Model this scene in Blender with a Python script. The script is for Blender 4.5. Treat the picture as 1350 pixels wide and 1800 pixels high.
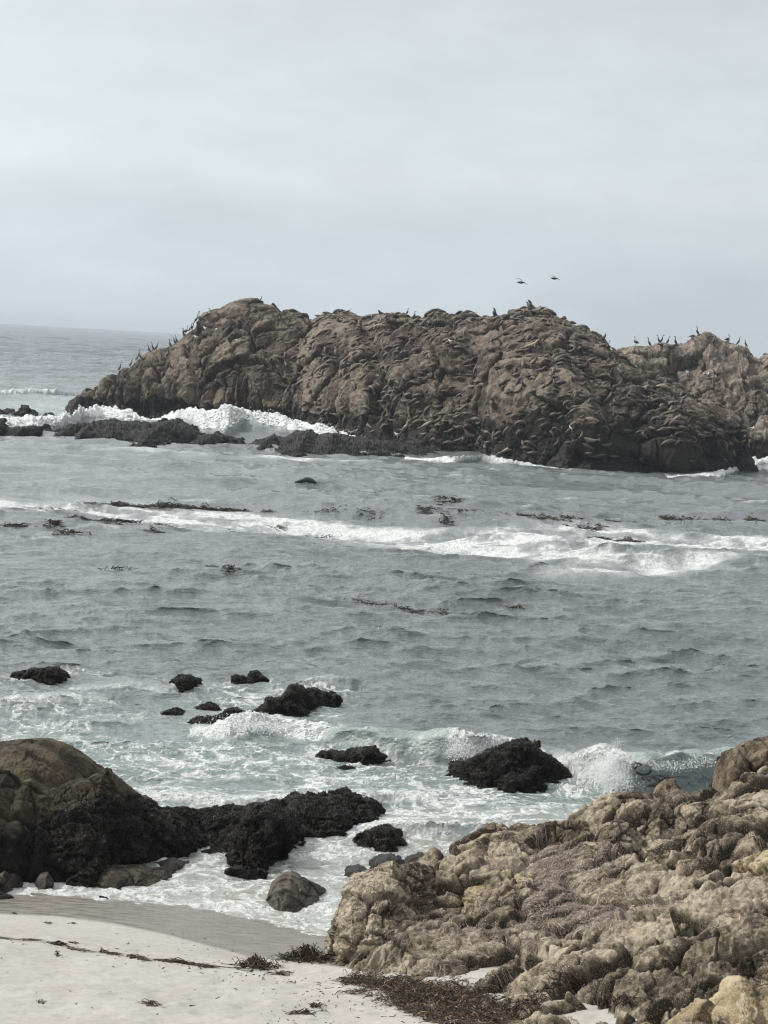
import bpy, math, random
import numpy as np
from mathutils import Matrix, Vector
random.seed(7); RNG = np.random.default_rng(11)
for o in list(bpy.data.objects): bpy.data.objects.remove(o)
SC = bpy.context.scene; COL = SC.collection
R = math.radians
# ------------------------------------------------------------------ camera
H = 9.2; FPX = 4000.0; ROLL = R(3.2); PITCH = math.atan(299/4000.)
F = Vector((0, math.cos(PITCH), -math.sin(PITCH))); R0 = Vector((1,0,0)); U0 = R0.cross(F)
RC = R0*math.cos(ROLL) + U0*math.sin(ROLL); UC = U0*math.cos(ROLL) - R0*math.sin(ROLL)
cam = bpy.data.cameras.new('camera'); co = bpy.data.objects.new('camera', cam); COL.objects.link(co); SC.camera = co
cam.sensor_fit = 'HORIZONTAL'; cam.sensor_width = 36; cam.lens = 36*FPX/1350.; cam.clip_start = .5; cam.clip_end = 30000
M = Matrix.Identity(4)
for i in range(3): M[i][0], M[i][1], M[i][2] = RC[i], UC[i], -F[i]
M[2][3] = H; co.matrix_world = M
# ------------------------------------------------------------------ sky, sun, exposure
SUN_AZ, SUN_EL = R(-80), R(42)          # azimuth from +Y, negative to the left
w = bpy.data.worlds.new('World'); SC.world = w; w.use_nodes = True
def clouds(nt):
    n = nt.nodes; l = nt.links; n.clear()
    out = n.new('ShaderNodeOutputWorld'); bg = n.new('ShaderNodeBackground'); bg.inputs[1].default_value = .1
    sky = n.new('ShaderNodeTexSky'); sky.sky_type = 'NISHITA'; sky.sun_disc = False
    sky.sun_elevation = SUN_EL; sky.sun_rotation = SUN_AZ
    tc = n.new('ShaderNodeTexCoord'); sep = n.new('ShaderNodeSeparateXYZ'); l.new(tc.outputs['Generated'], sep.inputs[0])
    mp = n.new('ShaderNodeMapping'); mp.inputs['Scale'].default_value = (5, 5, 22); mp.inputs['Rotation'].default_value = (0, R(4), 0)
    l.new(tc.outputs['Generated'], mp.inputs[0])
    nz = n.new('ShaderNodeTexNoise'); nz.inputs['Scale'].default_value = 1.6; nz.inputs['Detail'].default_value = 5; nz.inputs['Roughness'].default_value = .5
    l.new(mp.outputs[0], nz.inputs[0])
    add = n.new('ShaderNodeMath'); add.operation = 'MULTIPLY_ADD'; l.new(nz.outputs[0], add.inputs[0]); add.inputs[1].default_value = .03; l.new(sep.outputs[2], add.inputs[2])
    rp = n.new('ShaderNodeValToRGB'); l.new(add.outputs[0], rp.inputs[0])
    e = rp.color_ramp.elements
    st = [(0, (.47,.53,.58)), (.02, (.49,.55,.60)), (.055, (.52,.58,.63)), (.085, (.60,.65,.675)), (.115, (.58,.63,.655)), (.15, (.57,.615,.635)), (.2, (.58,.61,.63)), (.5, (.64,.66,.67)), (1, (.80,.80,.81))]
    while len(e) < len(st): e.new(.5)
    for q, (p, c) in zip(e, st): q.position = p; q.color = (*c, 1)
    nz2 = n.new('ShaderNodeTexNoise'); nz2.inputs['Scale'].default_value = 1.2; nz2.inputs['Detail'].default_value = 6; nz2.inputs['Roughness'].default_value = .55
    mp2 = n.new('ShaderNodeMapping'); mp2.inputs['Scale'].default_value = (7, 7, 20); mp2.inputs['Location'].default_value = (3.3, 1, .4); mp2.inputs['Rotation'].default_value = (0, R(8), 0)
    l.new(tc.outputs['Generated'], mp2.inputs[0]); l.new(mp2.outputs[0], nz2.inputs[0])
    mr = n.new('ShaderNodeMapRange'); mr.inputs[1].default_value = .32; mr.inputs[2].default_value = .68; mr.inputs[3].default_value = 10.2; mr.inputs[4].default_value = 12.0
    l.new(nz2.outputs[0], mr.inputs[0])
    # brighter toward the veiled sun on the left
    dx = n.new('ShaderNodeMapRange'); l.new(sep.outputs[0], dx.inputs[0]); dx.inputs[1].default_value = -.18; dx.inputs[2].default_value = .18; dx.inputs[3].default_value = 1.05; dx.inputs[4].default_value = .93
    mm = n.new('ShaderNodeMath'); mm.operation = 'MULTIPLY'; l.new(mr.outputs[0], mm.inputs[0]); l.new(dx.outputs[0], mm.inputs[1])
    dt = n.new('ShaderNodeVectorMath'); dt.operation = 'DOT_PRODUCT'; l.new(tc.outputs['Generated'], dt.inputs[0]); lz, la = R(40), R(-55); dt.inputs[1].default_value = (math.sin(la)*math.cos(lz), math.cos(la)*math.cos(lz), math.sin(lz))
    lb = n.new('ShaderNodeMapRange'); lb.interpolation_type = 'SMOOTHSTEP'; l.new(dt.outputs['Value'], lb.inputs[0]); lb.inputs[1].default_value = .62; lb.inputs[2].default_value = 1.0; lb.inputs[3].default_value = 1; lb.inputs[4].default_value = 2.8
    m3 = n.new('ShaderNodeMath'); m3.operation = 'MULTIPLY'; l.new(mm.outputs[0], m3.inputs[0]); l.new(lb.outputs[0], m3.inputs[1]); mm = m3
    vm = n.new('ShaderNodeVectorMath'); vm.operation = 'SCALE'; l.new(rp.outputs[0], vm.inputs[0]); l.new(mm.outputs[0], vm.inputs['Scale'])
    mx = n.new('ShaderNodeMix'); mx.data_type = 'RGBA'; mx.inputs[0].default_value = .93
    l.new(sky.outputs[0], mx.inputs[6]); l.new(vm.outputs[0], mx.inputs[7]); l.new(mx.outputs[2], bg.inputs[0]); l.new(bg.outputs[0], out.inputs[0])
clouds(w.node_tree)
sl = bpy.data.lights.new('sun', 'SUN'); sl.energy = 3.5; sl.angle = R(3); sl.color = (1, .95, .87)
so = bpy.data.objects.new('sun', sl); COL.objects.link(so)
sd = Vector((math.sin(SUN_AZ)*math.cos(SUN_EL), math.cos(SUN_AZ)*math.cos(SUN_EL), math.sin(SUN_EL)))
so.rotation_euler = sd.to_track_quat('Z', 'Y').to_euler()
SC.view_settings.view_transform = 'Standard'; SC.view_settings.look = 'None'; SC.view_settings.exposure = 0.14; SC.view_settings.gamma = 1
SC.cycles.use_denoising = True; SC.cycles.filter_width = 1.2; SC.cycles.max_bounces = 5; SC.cycles.volume_bounces = 0
# ------------------------------------------------------------------ pixel <-> world helpers
aF, aR, aU = (np.array(v) for v in (F, RC, UC))
def ray(px, py):
    px = np.asarray(px, float); py = np.asarray(py, float)
    return aF + ((px-675)/FPX)[..., None]*aR + ((900-py)/FPX)[..., None]*aU
def W(px, py, z=0.):                    # the point at height z seen at a pixel
    r = ray(px, py); t = (np.asarray(z, float)-H)/r[..., 2]
    return np.stack([r[..., 0]*t, r[..., 1]*t, H + r[..., 2]*t], -1)
def D(px, py, d):                       # the point at ground distance d
    r = ray(px, py); t = np.asarray(d, float)/r[..., 1]
    return np.stack([r[..., 0]*t, r[..., 1]*t, H + r[..., 2]*t], -1)
def proj(P):
    q = P - np.array([0, 0, H]); f = q@aF
    return 675 + FPX*(q@aR)/f, 900 - FPX*(q@aU)/f, f
# ------------------------------------------------------------------ noise
def _h(ix, iy, iz, s):
    u = np.uint32; h = np.asarray(ix).astype(u)*u(374761393) + np.asarray(iy).astype(u)*u(668265263) + np.asarray(iz).astype(u)*u(306783379) + u((s*1442695041) & 0xffffffff)
    h = (h ^ (h >> u(13)))*u(1274126177)
    h = (h ^ (h >> u(16)))*u(2246822519)
    return h ^ (h >> u(15))
def vnoise(P, s=0):                     # smooth value noise, -1..1
    P = np.asarray(P, float); i = np.floor(P); f = P-i; i = i.astype(np.int32).astype(np.uint32); u = f*f*f*(f*(f*6-15)+10)
    nd = P.shape[-1]; r = 0
    for c in range(2**nd):
        b = [np.uint32((c >> k) & 1) for k in range(nd)]; wt = 1
        for k in range(nd): wt = wt*(u[..., k] if b[k] else 1-u[..., k])
        r = r + wt*_h(i[..., 0]+b[0], i[..., 1]+b[1], (i[..., 2]+b[2]) if nd > 2 else 0*i[..., 0], s)
    return r/2147483647.5-1
def fbm(P, o=4, s=0, g=.5, lac=2.03, ridge=False):
    a = 1; t = 0; n = 0
    for k in range(o):
        v = vnoise(P*lac**k + 17.3*k, s+k)
        if ridge: v = 1-2*np.abs(v)
        t = t + a*v; n += a; a *= g
    return t/n
def worley(P, s=0, tilt=False):         # F1, F2, cell id (0..1) and, if asked, a sloping facet per cell
    P = np.asarray(P, float); nd = P.shape[-1]; base = np.floor(P-.5).astype(np.int32); tl = 0*P[..., 0]
    f1 = np.full(P.shape[:-1], 9.); f2 = f1.copy(); cid = f1*0
    for c in range(2**nd):
        cell = [base[..., k] + ((c >> k) & 1) for k in range(nd)]
        if nd == 2: cell.append(0*cell[0])
        h = _h(cell[0], cell[1], cell[2], s); d = 0; fl = 0
        for k in range(nd):
            hk = _h(h, h >> np.uint32(7), cell[2]+k*31, s+k+1)/4294967295.
            df = cell[k]+.15+.7*hk - P[..., k]; d = d + df**2
            if tilt: fl = fl + df*(((h >> np.uint32(3+9*k)) & np.uint32(255))/127.5-1)
        d = np.sqrt(d); m = d < f1
        f2 = np.where(m, f1, np.minimum(f2, d)); cid = np.where(m, (h & np.uint32(1023))/1023., cid); tl = np.where(m, fl, tl) if tilt else tl; f1 = np.where(m, d, f1)
    return (f1, f2, cid, tl) if tilt else (f1, f2, cid)
def ss(a, b, x):
    t = np.clip((x-a)/(b-a), 0, 1); return t*t*(3-2*t)
# ------------------------------------------------------------------ object helpers
def tag(o, label=None, cat=None, group=None, kind=None):
    if label: o['label'] = label
    if cat: o['category'] = cat
    if group: o['group'] = group
    if kind: o['kind'] = kind
    return o
def mesh(name, V, Q, mat, cols=None, smooth=True, parent=None):
    me = bpy.data.meshes.new(name); V = np.asarray(V, np.float32).reshape(-1, 3); Q = np.asarray(Q, np.int32)
    me.vertices.add(len(V)); me.vertices.foreach_set('co', V.ravel())
    k = Q.shape[1]; me.loops.add(Q.size); me.loops.foreach_set('vertex_index', Q.ravel())
    me.polygons.add(len(Q)); me.polygons.foreach_set('loop_start', np.arange(0, Q.size, k, dtype=np.int32))
    me.polygons.foreach_set('use_smooth', np.full(len(Q), smooth))
    me.update(calc_edges=True); me.validate()
    if cols is not None:
        c = np.ones((len(V), 4), np.float32); cols = np.asarray(cols, np.float32).reshape(len(V), -1); c[:, :cols.shape[1]] = cols
        a = me.color_attributes.new('mask', 'FLOAT_COLOR', 'POINT'); a.data.foreach_set('color', c.ravel())
    me.materials.append(mat); o = bpy.data.objects.new(name, me); COL.objects.link(o)
    if parent: o.parent = parent
    return o
def gridq(n, m):
    i = np.arange(n*m).reshape(n, m)
    return np.stack([i[:-1, :-1], i[:-1, 1:], i[1:, 1:], i[1:, :-1]], -1).reshape(-1, 4)
def gnormal(P):
    a = np.gradient(P, axis=1); b = np.gradient(P, axis=0); n = np.cross(a, b)
    return n/(np.linalg.norm(n, axis=-1, keepdims=True)+1e-9)
# ------------------------------------------------------------------ materials
class NB:
    def __init__(s, name):
        s.m = bpy.data.materials.new(name); s.m.use_nodes = True; s.t = s.m.node_tree; s.t.nodes.clear()
        s.out = s.t.nodes.new('ShaderNodeOutputMaterial'); s.p = s.t.nodes.new('ShaderNodeBsdfPrincipled'); s.l(s.p.outputs[0], s.out.inputs[0])
    def n(s, ty, **k):
        x = s.t.nodes.new('ShaderNode'+ty)
        for a, v in k.items(): setattr(x, a, v)
        return x
    def l(s, a, b): s.t.links.new(a, b)
    def val(s, sock, v):
        if hasattr(v, 'is_linked'): s.l(v, sock)
        else: sock.default_value = v
    def coord(s, scale=(1,1,1), kind='Object', rot=(0,0,0)):
        tc = s.n('TexCoord'); mp = s.n('Mapping'); mp.inputs['Scale'].default_value = scale; mp.inputs['Rotation'].default_value = rot
        s.l(tc.outputs[kind], mp.inputs[0]); return mp.outputs[0]
    def noise(s, co, sc, det=4, ro=.6, dist=0):
        x = s.n('TexNoise'); s.l(co, x.inputs[0]); x.inputs['Scale'].default_value = sc; x.inputs['Detail'].default_value = det
        x.inputs['Roughness'].default_value = ro; x.inputs['Distortion'].default_value = dist; return x.outputs[0]
    def ramp(s, f, st):
        x = s.n('ValToRGB'); s.l(f, x.inputs[0]); e = x.color_ramp.elements
        while len(e) < len(st): e.new(.5)
        for q, (p, c) in zip(e, st): q.position = p; q.color = (*(c if hasattr(c, '__len__') else (c,)*3), 1)
        return x.outputs[0]
    def rng(s, f, a, b, c=0., d=1.):
        x = s.n('MapRange'); s.val(x.inputs[0], f)
        for i, v in enumerate((a, b, c, d)): s.val(x.inputs[i+1], v)
        return x.outputs[0]
    def mix(s, f, a, b, mode='MIX'):
        x = s.n('Mix', data_type='RGBA', blend_type=mode); s.val(x.inputs[0], f)
        for i, v in ((6, a), (7, b)):
            if hasattr(v, 'is_linked'): s.l(v, x.inputs[i])
            else: x.inputs[i].default_value = (*v, 1)
        return x.outputs[2]
    def math(s, op, a, b=0., c=None):
        x = s.n('Math', operation=op); s.val(x.inputs[0], a); s.val(x.inputs[1], b)
        if c is not None: s.val(x.inputs[2], c)
        return x.outputs[0]
    def attr(s, name='mask'):
        a = s.n('Attribute', attribute_name=name); x = s.n('SeparateColor'); s.l(a.outputs['Color'], x.inputs[0]); return x.outputs, a.outputs['Color']
    def bump(s, h, dist, strength=1., prev=None):
        x = s.n('Bump'); s.l(h, x.inputs['Height']); s.val(x.inputs['Distance'], dist); s.val(x.inputs['Strength'], strength)
        if prev: s.l(prev, x.inputs['Normal'])
        return x.outputs[0]
    def fin(s, col=None, rough=None, nrm=None, spec=None):
        if col is not None:
            if hasattr(col, 'is_linked'): s.l(col, s.p.inputs['Base Color'])
            else: s.p.inputs['Base Color'].default_value = (*col, 1)
        if rough is not None: s.val(s.p.inputs['Roughness'], rough)
        if nrm is not None: s.l(nrm, s.p.inputs['Normal'])
        if spec is not None: s.val(s.p.inputs['Specular IOR Level'], spec)
        return s.m
def rock_mat(name, c_dark, c_mid, c_light, c_algae_shade, S=1., bumpd=.02, streak=False, rough=.85, spec=.15):
    """mask.r = algae or weed cover, also painted crevice shade, mask.g = wetness, mask.b = tint of each lump"""
    b = NB(name); ch, _ = b.attr(); co = b.coord()
    n1 = b.noise(co, 1.1*S, 6, .62, .4); n2 = b.noise(co, 7*S, 5, .65); n3 = b.noise(co, 38*S, 4, .7)
    f = b.math('ADD', b.math('MULTIPLY', n1, .55), b.math('ADD', b.math('MULTIPLY', n2, .3), b.math('MULTIPLY', n3, .15)))
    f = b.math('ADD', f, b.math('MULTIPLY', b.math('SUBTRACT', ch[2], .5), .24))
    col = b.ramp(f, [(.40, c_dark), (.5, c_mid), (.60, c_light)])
    if streak:
        cs = b.coord((1.2*S, 1.2*S, .18*S)); ns = b.noise(cs, 1.3, 5, .6, .5)
        col = b.mix(b.rng(ns, .52, .68, 0, .7), col, c_light)
        col = b.mix(b.rng(ns, .34, .46, .6, 0), col, c_dark)
    pale = b.noise(co, 16*S, 3, .7)
    col = b.mix(b.rng(pale, .6, .72, 0, .45), col, tuple(min(.75, x*1.35+.03) for x in c_light))
    sp_ = b.noise(co, 46*S, 2, .6); col = b.mix(b.rng(sp_, .56, .66, 0, .38), col, tuple(x*.3 for x in c_mid)); col = b.mix(b.rng(sp_, .42, .34, 0, .4), col, tuple(min(.7, x*1.3+.02) for x in c_light))
    an = b.noise(co, 5*S, 5, .7); am = b.rng(b.math('ADD', ch[0], b.math('MULTIPLY', b.math('SUBTRACT', an, .5), 1.1)), .38, .56)
    al = b.mix(b.noise(co, 14*S, 4, .6), tuple(x*.35 for x in c_algae_shade), tuple(x*1.7 for x in c_algae_shade))
    col = b.mix(am, col, al)
    wet = ch[1]; col = b.mix(b.math('MULTIPLY', wet, .5), col, (.015, .014, .012))
    ro = b.rng(wet, 0, 1, rough, .38)
    vor = b.n('TexVoronoi'); vor.inputs['Scale'].default_value = 9*S; b.l(co, vor.inputs[0])
    nb = b.bump(n2, bumpd*2.2, 1); nb = b.bump(n3, bumpd*.8, 1, nb); nb = b.bump(vor.outputs[0], bumpd*.8, .6, nb)
    return b.fin(col, ro, nb, spec)
MAT = {}
MAT['island'] = rock_mat('island_rock', (.022,.018,.0145), (.062,.050,.040), (.19,.157,.124), (.020,.018,.015), .35, .07, True)
MAT['island_pale'] = rock_mat('pale_island_rock', (.058,.050,.042), (.125,.108,.089), (.25,.217,.178), (.024,.021,.018), .4, .07, True)
MAT['reef'] = rock_mat('reef_rock', (.010,.009,.008), (.022,.020,.017), (.055,.048,.040), (.010,.009,.007), .5, .05, rough=.8)
MAT['tan'] = rock_mat('tan_granite', (.046,.036,.026), (.165,.134,.096), (.40,.345,.262), (.045,.037,.026), 1.3, .026)
MAT['ochre'] = rock_mat('ochre_granite', (.10,.075,.043), (.26,.205,.125), (.44,.37,.25), (.06,.05,.036), 1.3, .024)
MAT['umber'] = rock_mat('umber_granite', (.035,.026,.018), (.10,.077,.053), (.21,.17,.125), (.035,.028,.02), 1.3, .024)
MAT['brown'] = rock_mat('brown_granite', (.014,.011,.0065), (.038,.031,.0195), (.092,.074,.048), (.0055,.0048,.0038), 1.2, .024)
MAT['black'] = rock_mat('weeded_rock', (.004,.0034,.0027), (.017,.0138,.0095), (.075,.058,.038), (.0048,.0042,.0033), 1.6, .035, rough=.5, spec=.16)
MAT['greyrock'] = rock_mat('wave_washed_rock', (.022,.018,.014), (.055,.046,.035), (.125,.106,.083), (.016,.014,.011), 1.4, .012, rough=.6)
def sand_mat():
    b = NB('pale_sand'); ch, _ = b.attr(); co = b.coord()
    n1 = b.noise(co, .9, 5, .6); n2 = b.noise(co, 9, 5, .65); n3 = b.noise(co, 90, 3, .7); n4 = b.noise(b.coord((1, 5, 1), rot=(0, 0, R(-12))), 2.2, 5, .65)
    dry = b.ramp(b.math('ADD', b.math('MULTIPLY', n1, .5), b.math('MULTIPLY', n2, .5)), [(.38, (.275,.264,.237)), (.65, (.365,.353,.323))])
    dry = b.mix(b.rng(n3, .62, .74, 0, .35), dry, (.3,.27,.23))
    wet = b.ramp(n4, [(.36, (.115,.106,.09)), (.66, (.19,.178,.155))])
    wm = b.rng(b.math('ADD', ch[0], b.math('MULTIPLY', b.math('SUBTRACT', n1, .5), .2)), .32, .68)
    col = b.mix(wm, dry, wet)
    ro = b.rng(wm, 0, 1, .95, b.rng(n4, .4, .6, .22, .5))
    nb = b.bump(n2, .02, b.rng(wm, 0, 1, .8, .05).node and .7); nb = b.bump(n3, .004, .6, nb)
    m = b.fin(col, ro, nb, .4)
    return m
MAT['sand'] = sand_mat()
def sea_mat():
    """mask.r = foam, mask.g = green clear water, mask.b = sandy turbid water"""
    b = NB('sea_water'); ch, _ = b.attr(); co = b.coord(); cx = b.coord((.55, 1, 1)); cw = b.coord((.32, 1, 1))
    g0 = b.noise(cw, 2.0, 4, .6)
    g1 = b.noise(cx, 3.4, 5, .6); g2 = b.noise(cx, 13, 4, .6); g3 = b.noise(cx, .5, 4, .6)
    deep = b.mix(g3, (.072,.085,.089), (.135,.150,.153))
    xo = b.n('SeparateXYZ'); b.l(co, xo.inputs[0]); deep = b.mix(b.rng(xo.outputs[1], 250, 900), deep, (.022,.034,.042))
    col = b.mix(ch[1], deep, (.15,.20,.184))
    col = b.mix(ch[2], col, (.30,.30,.265))
    fn = b.math('ADD', b.math('MULTIPLY', b.math('SUBTRACT', g1, .5), .55), b.math('MULTIPLY', b.math('SUBTRACT', b.noise(cx, 24, 4, .65), .5), .8))
    fm = b.rng(b.math('ADD', ch[0], b.math('MULTIPLY', fn, b.math('SUBTRACT', 1.15, ch[0]))), .38, .72)
    thin = b.rng(ch[0], .05, .5, 0, .35)
    fm = b.math('MAXIMUM', fm, thin)
    gr = b.noise(co, 9, 5, .75); gc = b.noise(co, 2.2, 4, .6)
    col = b.mix(fm, col, b.mix(b.rng(gr, .38, .6), (.55,.59,.59), (.80,.81,.80)))
    ro = b.rng(fm, 0, 1, .06, .8)
    xs = b.n('SeparateXYZ'); b.l(co, xs.inputs[0]); far = b.rng(xs.outputs[1], 230, 1200)
    nb = b.bump(g0, b.math('MULTIPLY_ADD', far, 1.1, .24), b.math('MULTIPLY_ADD', far, .4, .6)); nb = b.bump(g1, .11, .65, nb); nb = b.bump(g2, .035, .7, nb); nb = b.bump(gr, b.rng(fm, 0, 1, 0., .14), 1, nb); nb = b.bump(gc, b.rng(fm, 0, 1, 0., .3), 1, nb)
    b.p.inputs['IOR'].default_value = 1.33
    return b.fin(col, ro, nb)
MAT['sea'] = sea_mat()
def attr_mat(name, rough=.8, sp=.3, mul=None):
    b = NB(name); _, c = b.attr(); n = b.noise(b.coord(), 30, 3, .6)
    return b.fin(b.mix(b.rng(n, .3, .7, 0, .5), c, (.02,.016,.012), 'MIX') if mul is None else b.mix(b.rng(n, .3, .7, 0, .3), c, mul), rough, None, sp)
MAT['wrack'] = attr_mat('dry_seagrass', .9, .2, (.12,.09,.07))
MAT['weed'] = attr_mat('rockweed', .5, .16)
MAT['kelp'] = attr_mat('kelp', .7, .2)
def flat_mat(name, c1, c2, sc=6, rough=.6, obj_tint=0.):
    b = NB(name); n = b.noise(b.coord(), sc, 4, .6); col = b.mix(b.rng(n, .35, .65), c1, c2)
    if obj_tint:
        oi = b.n('ObjectInfo'); col = b.mix(b.rng(oi.outputs['Random'], 0, 1, 0, obj_tint), col, (.17,.125,.085))
    return b.fin(col, rough, b.bump(n, .01))
MAT['spray'] = flat_mat('white_spray', (.85,.87,.87), (.8,.83,.83), 20, .5)
MAT['lion'] = flat_mat('brown_fur', (.016,.012,.0095), (.046,.036,.028), 3, .6, .3)
MAT['lion_pale'] = flat_mat('pale_tan_fur', (.17,.135,.10), (.26,.215,.165), 3, .6)
MAT['lion_dark'] = flat_mat('wet_dark_fur', (.014,.012,.010), (.03,.026,.022), 3, .35)
MAT['bird'] = flat_mat('black_feathers', (.010,.010,.011), (.024,.022,.022), 30, .5)
MAT['pel'] = flat_mat('grey_brown_feathers', (.04,.036,.033), (.085,.075,.066), 30, .6)
MAT['white'] = flat_mat('white_feathers', (.7,.7,.68), (.8,.8,.78), 30, .6)
MAT['wing'] = flat_mat('slate_feathers', (.12,.12,.13), (.2,.2,.21), 30, .6)
MAT['bill'] = flat_mat('horn_bill', (.2,.17,.12), (.3,.25,.17), 30, .5)

# ------------------------------------------------------------------ sea surface
def tile(N, L, seed, lmin, lmax, wind, srms, spread=2., pw=4.):
    g = np.random.default_rng(seed); k1 = np.fft.fftfreq(N, L/N)*2*np.pi; kx, ky = np.meshgrid(k1, k1, indexing='ij')
    k = np.hypot(kx, ky); k[0, 0] = 1e-6
    c = np.abs((kx*math.sin(wind) + ky*math.cos(wind))/k)
    P = k**-pw*np.exp(-(2*np.pi/k/lmax)**2*.6)*np.exp(-(lmin*k/2/np.pi)**2*.7)*(c**spread+.04); P[0, 0] = 0
    A = np.sqrt(P)*(g.normal(size=k.shape)+1j*g.normal(size=k.shape))
    h = np.fft.ifft2(A).real; sx = np.fft.ifft2(1j*kx*A).real; sy = np.fft.ifft2(1j*ky*A).real
    s = srms/np.sqrt((sx**2+sy**2).mean())
    # displacement -grad(h)/|k| direction: crests sharpen
    dx = np.fft.ifft2(-1j*kx/k*A).real; dy = np.fft.ifft2(-1j*ky/k*A).real
    return np.stack([h, -dx, -dy], -1)*s, L, N, R(seed*7)
def samp(T, x, y):
    a, L, N, rot = T; c, s = math.cos(rot*.02), math.sin(rot*.02)
    u = (x*c - y*s)/L*N; v = (x*s + y*c)/L*N; i = np.floor(u).astype(int); j = np.floor(v).astype(int); fu = (u-i)[..., None]; fv = (v-j)[..., None]
    g = lambda p, q: a[p % N, q % N]
    return g(i, j)*(1-fu)*(1-fv) + g(i+1, j)*fu*(1-fv) + g(i, j+1)*(1-fu)*fv + g(i+1, j+1)*fu*fv
TA = tile(512, 190., 3, 5, 30, R(12), .075, 3.)
TB = tile(512, 37., 5, .75, 3.4, R(-6), .26, 3.5, 3.6)
TC = tile(512, 8.3, 9, .14, 1.0, R(10), .26, 2.4, 3.3)
# breakers: crest line through pixels at z, height, front and back width (m), foam, green
def crest_line(pts, z): p = W([a for a, b in pts], [b for a, b in pts], z); return p[:, 0], p[:, 1]
BR = []
def breaker(pts, hts, wf, wb, foam, green, lump=.15, side=1.2, fdrop=None, seed=1):
    zs = np.array(hts)*.9; p = W([a for a, b in pts], [b for a, b in pts], zs)
    BR.append(dict(x=p[:, 0], y=p[:, 1], h=np.array(hts, float), wf=wf, wb=wb, foam=foam, green=green, lump=lump, side=side, seed=seed))
breaker([(985,1342),(1015,1336),(1060,1330),(1110,1336),(1160,1334),(1210,1331),(1260,1330),(1340,1330),(1500,1335)], [.1,.6,.8,.85,.8,.78,.7,.6,.4], .28, 2.6, [(930,.7),(1010,.95),(1080,1),(1110,.6),(1140,.15),(1190,.2),(1250,.15),(1400,.2)], 1., .05, 1.0, seed=3)
breaker([(540,1278),(600,1284),(680,1292),(740,1294),(800,1296),(850,1300),(900,1306)], [.2,.35,.45,.55,.62,.6,.4], .5, 2.2, [(540,.1),(600,.15),(700,.1),(770,.35),(800,1),(870,1)], 1., .08, 1.0, seed=5)
breaker([(370,1282),(400,1268),(430,1262),(470,1268),(510,1276),(560,1284),(600,1288)], [.1,.36,.44,.34,.26,.16,.04], .9, 1.6, [(360,.9),(430,1),(540,1),(600,.3)], .7, .16, .8, seed=7)
breaker([(640,1452),(690,1448),(740,1446),(800,1450),(860,1454),(920,1458),(980,1454),(1040,1448)], [.1,.22,.27,.3,.3,.27,.22,.15], .28, .9, [(640,.8),(740,1),(1040,1)], .5, .09, .5, seed=9)
breaker([(150,1212),(200,1207),(230,1203),(270,1208),(310,1216)], [.03,.12,.2,.12,.03], .6, 1.6, [(100,.5),(320,.5)], .5, .10, 1.6, seed=11)
breaker([(520,1196),(545,1190),(580,1188),(620,1196),(640,1202)], [.05,.18,.26,.18,.04], .6, 1.6, [(520,.15),(585,.42),(600,.25)], .4, .08, 1.6, seed=13)
breaker([(0,1228),(60,1224),(120,1222),(170,1228)], [.2,.2,.2,.1], .6, 1.5, [(0,.6),(170,.6)], .4, .1, .8, seed=14)
breaker([(290,1398),(400,1404),(520,1398),(640,1392),(720,1400)], [.12,.16,.2,.2,.1], .4, 1.2, [(200,.75),(700,.75)], .6, .08, .8, seed=15)
# big surf between reef and island, far left swell
breaker([(-60,738),(0,735),(60,738),(110,734),(150,724),(185,722),(230,734),(262,742)], [1.0,.9,.8,1.0,1.25,1.2,.9,.4], 5.5, 4.5, [(-60,1),(270,1)], .3, .34, 2.6, seed=21)
breaker([(285,740),(320,732),(360,735),(400,727),(440,727),(490,738),(540,748),(590,762),(640,775),(665,782)], [.4,1.25,1.5,2.1,2.05,1.6,1.2,.85,.45,.1], 6, 5, [(285,1),(390,.9),(410,.62),(450,.6),(490,.95),(660,1)], .8, .34, 2.6, seed=23)
breaker([(-80,694),(0,690),(60,689),(105,687),(140,694)], [.7,.6,.7,.9,.2], 2.0, 6, [(-80,.8),(60,.75),(100,.9),(130,.5)], .5, .25, 5, seed=25)
breaker([(765,806),(800,803),(850,801),(885,803),(930,811),(955,816)], [.2,.5,.3,.6,.3,.1], 1.2, 3, [(765,1),(800,.9),(850,.35),(885,.9),(950,.9)], .4, .25, 3, seed=27)
breaker([(1235,833),(1270,828),(1300,822),(1350,820),(1450,815)], [.15,.35,.35,.35,.3], 1.5, 3, [(1235,1),(1300,.8),(1450,1)], .4, .35, 4, seed=29)
breaker([(1325,812),(1350,805),(1420,800)], [.4,.8,.8], 2, 3, [(1320,1),(1450,1)], .2, .4, 4, seed=31)
def band(px, py, pts, soft=1.4):        # 1 on the line, 0 beyond half-thickness
    xs = [p[0] for p in pts]; c = np.interp(px, xs, [p[1] for p in pts]); t = np.interp(px, xs, [p[2] for p in pts])
    return np.exp(-np.abs((py-c)/t)**(2*soft))*ss(xs[0]-60, xs[0], px)*(1-ss(xs[-1], xs[-1]+60, px))
def blob(px, py, cx, cy, rx, ry): return np.exp(-(((px-cx)/rx)**2 + ((py-cy)/ry)**2))
ROCKSPOTS = [(75,1192,70,14),(322,1203,42,14),(435,1197,48,9),(500,1250,130,24),(365,1272,60,12),(630,1340,95,22),(900,1372,140,26),(525,1585,85,32),(660,1490,95,22),(640,1545,60,20),(470,1500,110,40)]
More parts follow.
